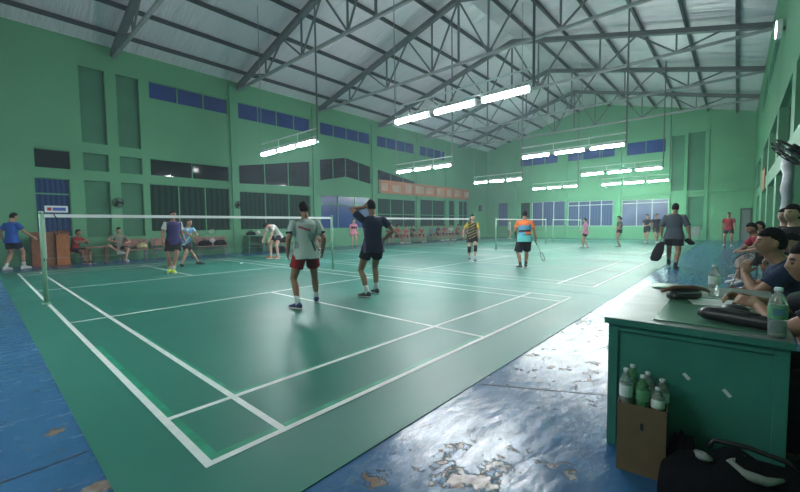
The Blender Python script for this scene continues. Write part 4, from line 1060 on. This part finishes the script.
# man at the desk
white_s = cloth((.45, .46, .50)); bl_s = cloth((.012, .014, .022))
person('man with short hair leaning on the green desk in dark shirt with pale stripes', (2.14, -2.64, 0), (-.05, 1), 1.66, vox=.007, skin='b', pelvis=.52, lean=38, off=(0, -.06), lf=(-.14, .32), rf=(.14, .34),
       lh=(.04, .46, .855), rh=(.20, .50, .86), lep=(-1, -.3, -.5), rep=(1, -.3, -.5), lhd=(.45, .85, .22), rhd=(-.3, .9, .22), lpn=(.6, 0, -.6), rpn=(-.6, 0, -.6), lcurl=40, rcurl=40, head=(-4, -4), shirtmats=[bl_s, white_s],
       paint=lambda p: 1 if abs(math.sin(p[0]*23 + 1.0)) > .95 and p[2] > 1.0 else 0, sleeve=.66, shorts=(.010, .010, .012), shortlen=1.5, shoe=(.02, .02, .02), girth=1.15)
# navy sitter, chin on hand
r_, i_ = person('man in navy shirt sitting with chin on hand beyond the green desk', (3.66, -2.60, 0), (-.10, 1), 1.70, vox=.008, skin='b', pelvis=.525, lean=37, lf=(-.16, .46), rf=(.18, .44), lh=(-.02, .455, .86), rh=(.41, .43, .65),
       lep=(-.5, .6, -1), rep=(1, -.2, -.5), lhd=(.2, -.1, 1), lpn=(.9, -.5, 0), rhd=(.2, .9, -.3), rpn=(-1, 0, 0), lcurl=60, rcurl=70, head=(-10, 2), shirt=(.016, .030, .075), sleeve=.66, shorts=(.03, .032, .036), shortlen=.8, shortw=1.1, shoe=(.05, .05, .05), girth=1.12)
racket('black framed racket held upright by the chin-on-hand man in navy', tuple(i_['r']), (.80, -.20, .56), (-.35, .45, .8), parts_string=True)
# waiting people
person('woman in black shirt standing with crossed arms against the right wall', (5.5, -2.60, 0), (-.75, .8), 1.47, vox=.010, skin='c', female=True, hair='bob', lf=(-.10, .02), rf=(.10, .04), lh=(.13, .20, 1.16), rh=(-.13, .225, 1.20), lep=(-1, -.2, -.6), rep=(1, -.2, -.6), lhd=(1, .1, .1), rhd=(-1, .1, .1), lpn=(0, -1, 0), rpn=(0, -1, 0),
       shirt=(.018, .018, .020), sleeve=.6, shorts=(.02, .02, .025), shortlen=1.5, shoe=(.5, .5, .5), head=(-5, 2))
person('woman in black top standing behind the woman with crossed arms', (7.0, -2.63, 0), (-.75, .8), 1.46, vox=.012, skin='c', female=True, hair='tied', lf=(-.10, .02), rf=(.10, .04), shirt=(.03, .02, .022), sleeve=.6, shorts=(.02, .02, .03), shortlen=1.5, shoe=(.4, .4, .4), head=(-10, 4))
yls = cloth((.60, .45, .02)); wsh = cloth((.6, .6, .58))
person('boy with black hair sitting in yellow shirt with white collar', (4.72, -2.64, 0), (-.55, .9), 1.45, vox=.010, skin='b', pelvis=.62, lean=16, lf=(-.12, .45), rf=(.12, .45), lh=(-.08, .36, .74), rh=(.10, .36, .74), lep=(-1, -.5, 0), rep=(1, -.5, 0), head=(-4, -16),
       shirtmats=[yls, wsh, bl_s], paint=lambda p: 1 if p[2] > 1.05 and p[1] > .08 else (0 if abs(p[0]) < .14 else 2), sleeve=.66, shorts=(.01, .01, .012), shortlen=.8, shoe=(.3, .3, .3))
person('man in dark red shirt sitting hunched on the right wall bench', (9.8, -2.60, 0), (-.35, 1), 1.66, vox=.012, skin='b', pelvis=.58, lean=34, lf=(-.12, .46), rf=(.12, .46), lh=(-.16, .48, .72), rh=(.10, .50, .70), lep=(-1, -.4, -.4), rep=(1, -.4, -.4), head=(-10, -12), shirt=(.24, .012, .03), sleeve=.66,
       shorts=(.02, .02, .02), shortlen=.8, shoe=(.6, .6, .6))
person('person in black sitting beyond the hunched sitter in dark red', (10.9, -2.62, 0), (-.3, 1), 1.62, vox=.013, skin='b', pelvis=.58, lean=16, lf=(-.12, .46), rf=(.12, .46), lh=(-.12, .4, .74), rh=(.12, .4, .74), lep=(-1, -.5, 0), rep=(1, -.5, 0), shirt=(.014, .014, .018), shorts=(.02, .02, .02), shortlen=.8, shoe=(.4, .4, .4))

# ------------------------------------------------------------------ the desk and what lies on it
DZ = .755
t = thing('desk', 'teal green painted desk with worn top in the right foreground', 'desk', (1.66, -1.55, 0))
DX, DW = 1.62, -.74      # local extents: x 0..DX, y 0..DW
obj('desk_top', B(box, -.02, DW-.015, DZ-.032, DX+.02, .015, DZ, .004), M['desktop'], t)
obj('front_panel', B(box, .012, DW+.05, .03, .03, -.05, DZ-.032), M['desk'], t)
bm = bmesh.new(); box(bm, -.022, DW-.017, DZ-.036, -.0195, .017, DZ-.004); obj('edge_strip', bm, M['desk'], t)
for y in (0, DW+.05):
    obj('stile', B(box, 0, y-.05, 0, .035, y, DZ-.032, .003), M['desk'], t)
    obj('leg', B(box, DX-.05, y-.05, 0, DX, y, DZ-.032, .003), M['desk'], t)
obj('top_rail', B(box, 0, DW+.05, DZ-.075, .035, -.05, DZ-.032, .003), M['desk'], t)
obj('side_panel', B(box, .035, -.035, .03, DX-.05, -.015, DZ-.032), M['desk'], t)
obj('back_rail', B(box, DX-.04, DW+.05, DZ-.13, DX-.01, -.05, DZ-.032), M['desk'], t)
for (y, z, l, a) in ((-.355, .505, .05, .9), (-.515, .465, .055, .95)):
    bm = bmesh.new(); bar(bm, (.0105, y, z), (.0105, y - l*.5, z - l*a*.6), .016, .003, up=V((1, 0, 0))); obj('tape_scrap', bm, M['white'], t)
o = obj('thin_board', B(box, 1.72, -2.27, DZ+.0005, 2.66, -1.76, DZ+.007, .001), M['board']); tag(o, 'thin smooth green board lying on the worn desk top', 'board')

def bottle(label, at, h=.215, r=.032, m='bottle', lab='labelw', cap='white', group=None, k=None):
    t = thing('water_bottle', label, 'bottle', at, 0, group)
    pr = [(r*.75, 0), (r*.98, .006), (r, .02), (r*.95, h*.16), (r, h*.22), (r*.95, h*.30), (r, h*.36), (r, h*.66), (r*.9, h*.74), (r*.6, h*.84), (r*.40, h*.90), (r*.38, h*.945)]
    obj('body', B(lathe, pr, n=20), M[m], t, True)
    obj('cap', B(lathe, [(r*.44, h*.93), (r*.47, h*.935), (r*.47, h*.99), (r*.42, h)], n=16), M[cap], t, True)
    obj('label', B(lathe, [(r*1.01, h*.38), (r*1.025, h*.385), (r*1.025, h*.64), (r*1.01, h*.645)], n=20), M[lab], t, True)
    return t
bottle('clear water bottle with white label at the back edge of the desk', (2.82, -1.98, DZ), .225, .034)
bt = bottle('water bottle with green label on the near desk corner', (1.70, -2.245, DZ+.0005), .235, .034, lab='labelg')
bm = bmesh.new()
for i, (a, w) in enumerate(((0, .5), (1, .8), (2, .6))):
    for q in range(6):
        ang = PI + .55 - q*.2 ; p = V((math.cos(ang)*.0352, math.sin(ang)*.0352, .235*(.56 - .045*i)))
        bar(bm, p, p + V((0, 0, .006)), .005, .0016)
obj('label_print', bm, M['bluep'], bt)
t = thing('pouch', 'black zipped pouch with a brown strap on the desk', 'pouch', (2.50, -1.83, DZ+.007), -.75)
bm = bmesh.new(); rings(bm, [(V((x, 0, .035*k+.002)), V((0, .055*k2, 0)), V((0, 0, .035*k))) for x, k, k2 in ((-.105, .5, .6), (-.09, .9, .9), (0, 1, 1), (.09, .9, .9), (.105, .5, .6))], 14); obj('body', bm, M['black'], t, True)
bm = bmesh.new(); tube(bm, [(-.15, .02, .055), (-.08, .01, .078), (.05, -.01, .080), (.13, -.02, .068), (.17, -.02, .05)], [.012, .016, .016, .014, .010], 8); obj('strap', bm, M['brown'], t, True)
obj('zip', B(tube, [(-.09, -.05, .05), (.09, -.05, .05)], .004, 6), M['metalgrey'], t)
t = thing('phone', 'thin black phone on the far left corner of the desk', 'phone', (2.98, -1.66, DZ), .4)
obj('body', B(box, -.035, -.075, 0, .035, .075, .009, .003), M['black'], t); obj('screen', B(box, -.031, -.069, .009, .031, .069, .0096), M['darkglass'], t)
t = thing('tube_case', 'long black padded case lying along the front of the desk', 'case', (1.83, -2.12, DZ+.007), 0)
bm = bmesh.new(); a, b = V((.06, .16, .036)), V((-.06, -.15, .036))
tube(bm, [a, a.lerp(b, .04), a.lerp(b, .1), a.lerp(b, .9), a.lerp(b, .96), b], [.024, .033, .035, .035, .033, .024], 16); obj('body', bm, M['black'], t, True)
obj('end_cap', B(tube, [a + (a-b).normalized()*.012, a], [.02, .024], 14), M['purlin'], t, True)
obj('strap', B(tube, [a.lerp(b, .12) + V((0, 0, .036)), a.lerp(b, .4) + V((-.02, 0, .046)), a.lerp(b, .75) + V((0, 0, .036))], .006, 6), M['purlin'], t, True)
t = thing('round_case', 'black dome shaped case behind the long padded case', 'case', (2.08, -2.10, DZ+.007))
obj('base', B(lathe, [(.055, 0), (.062, .004), (.062, .03), (.058, .034)], n=24), M['black'], t, True); obj('lid', B(lathe, [(.060, .034), (.058, .048), (.042, .060), (.012, .066)], n=24), M['black'], t, True)
o = obj('paper_sheet', B(box, -.12, -.17, 0, .12, .17, .0012), M['paper'], loc=(2.48, -2.03, DZ+.0075)); o.rotation_euler = (0, 0, .25); tag(o, 'white paper sheet on the desk in front of the leaning man', 'paper')
o = obj('paper_sheet', B(box, -.05, -.10, 0, .05, .10, .0012), M['paper'], loc=(2.92, -2.14, DZ+.0005)); o.rotation_euler = (0, 0, -.3); tag(o, 'small white paper slip behind the leaning man\'s hands', 'paper')
# cardboard box with bottles
t = thing('cardboard_box', 'brown cardboard box of drink bottles against the desk front', 'box', (1.535, -1.745, 0), .12)
w, d_, h = .105, .088, .36
obj('front_flap', B(box, -d_, -w, 0, -d_+.005, w, h), M['card'], t); obj('back_flap', B(box, d_-.005, -w, 0, d_, w, h), M['card'], t)
for e in (-1, 1): obj('side_flap', B(box, -d_+.005, e*w-.0025, 0, d_-.005, e*w+.0025, h), M['card'], t)
obj('inner_tray', B(box, -d_+.006, -w+.004, .0, d_-.006, w-.004, .29), M['black'], t)
obj('hand_hole', B(box, -d_-.001, -.010, h*.66, -d_+.0005, .004, h*.76), M['black'], t)
bp_ = [(1.50, -1.675, .235, 'bottle', 'labelw', 'clear drink bottle with white label at the left of the cardboard box'), (1.585, -1.69, .235, 'bottleg', 'labelg', 'green drink bottle at the back left of the cardboard box'),
       (1.51, -1.75, .215, 'bottleg', 'labelg', 'green drink bottle with green label in the middle of the cardboard box'), (1.59, -1.76, .21, 'bottle', 'labelw', 'clear drink bottle at the back of the cardboard box'), (1.515, -1.815, .165, 'bottle', 'labelw', 'short clear drink bottle at the right of the cardboard box'), (1.585, -1.825, .19, 'bottle', 'labelw', 'clear drink bottle at the back right of the cardboard box')]
for x, y, hh, m, lb_, l in bp_: bottle(l, (x, y, .2905), hh, .030, m, lb_, group='bottles in the cardboard box')
# black bag on the floor
t = thing('sports_bag', 'slumped black sports bag with white trim on the floor before the desk', 'bag', (1.38, -2.16, 0), 0)
bm = bmesh.new(); rs = []
for i in range(12):
    u = -1 + 2*i/11; k = max(.25, 1 - abs(u)**2.6)**.5; wz = 1 + .10*math.sin(i*1.7)
    rs.append((V((.015*math.sin(i*2), -u*.31, .135*k*wz+.003)), V((.215*k, 0, 0)), V((.02*math.sin(i*1.3), 0, .135*k*wz))))
rings(bm, rs, 20); obj('body', bm, M['blackcloth'], t, True)
wm = mat('white_mesh_trim', (.26, .26, .25), .7, bump=.5, bscale=30)
bm = bmesh.new(); tube(bm, [(.03, .02, .275), (-.06, .06, .272), (-.10, .02, .262), (-.10, -.05, .262), (-.06, -.10, .268)], [.010, .018, .022, .018, .008], 8); obj('white_trim', bm, wm, t, True)
bm = bmesh.new(); rings(bm, [(V((-.05, .15, .255)), V((.03, 0, 0)), V((0, .03, 0))), (V((-.055, .15, .270)), V((.035, .01, 0)), V((0, .035, .004))), (V((-.05, .15, .278)), V((.012, 0, 0)), V((0, .012, 0)))], 9); obj('white_patch', bm, wm, t, True)
obj('handle', B(tube, [(.08, .14, .25), (.09, .12, .285), (.10, .0, .29), (.09, -.12, .28), (.08, -.16, .25)], .012, 8), M['black'], t, True)
bag('dark cloth bag between the cardboard box and slumped black bag', (1.55, -1.92, 0), .07, .055, .24, M['blackcloth'], rot=PI/2, strap=False)

# ------------------------------------------------------------------ worn patches in the blue floor paint
fl = bpy.data.objects['floor']
cm = mat('dark_floor_crack', (.012, .02, .03), .8)
bm = bmesh.new(); bar(bm, (-1.6, .66, .0008), (-.38, .70, .0008), .012, .0012); bar(bm, (1.9, -.56, .0008), (2.6, -1.9, .0008), .010, .0012)
obj('floor_joint', bm, cm, fl)

# ------------------------------------------------------------------ world and view
w = bpy.data.worlds.new('world'); sc.world = w; w.use_nodes = True
w.node_tree.nodes['Background'].inputs['Color'].default_value = (.02, .03, .06, 1); w.node_tree.nodes['Background'].inputs['Strength'].default_value = .3
sc.view_settings.view_transform = 'Standard'; sc.view_settings.look = 'None'; sc.view_settings.exposure = 2.35; sc.view_settings.gamma = 1.0; sc.view_settings.use_curve_mapping = False
sc.cycles.max_bounces = 6; sc.cycles.diffuse_bounces = 4; sc.cycles.glossy_bounces = 4; sc.cycles.transmission_bounces = 6; sc.cycles.transparent_max_bounces = 12
sc.cycles.caustics_reflective = False; sc.cycles.caustics_refractive = False; sc.cycles.sample_clamp_indirect = 6
sc.cycles.use_denoising = True
# thin haze in the hall air
nt = w.node_tree; vs_ = nt.nodes.new('ShaderNodeVolumeScatter'); vs_.inputs['Color'].default_value = (.72, .86, 1, 1); vs_.inputs['Density'].default_value = .0042; vs_.inputs['Anisotropy'].default_value = .3
nt.links.new(vs_.outputs['Volume'], nt.nodes['World Output'].inputs['Volume'])
sc.cycles.volume_bounces = 0
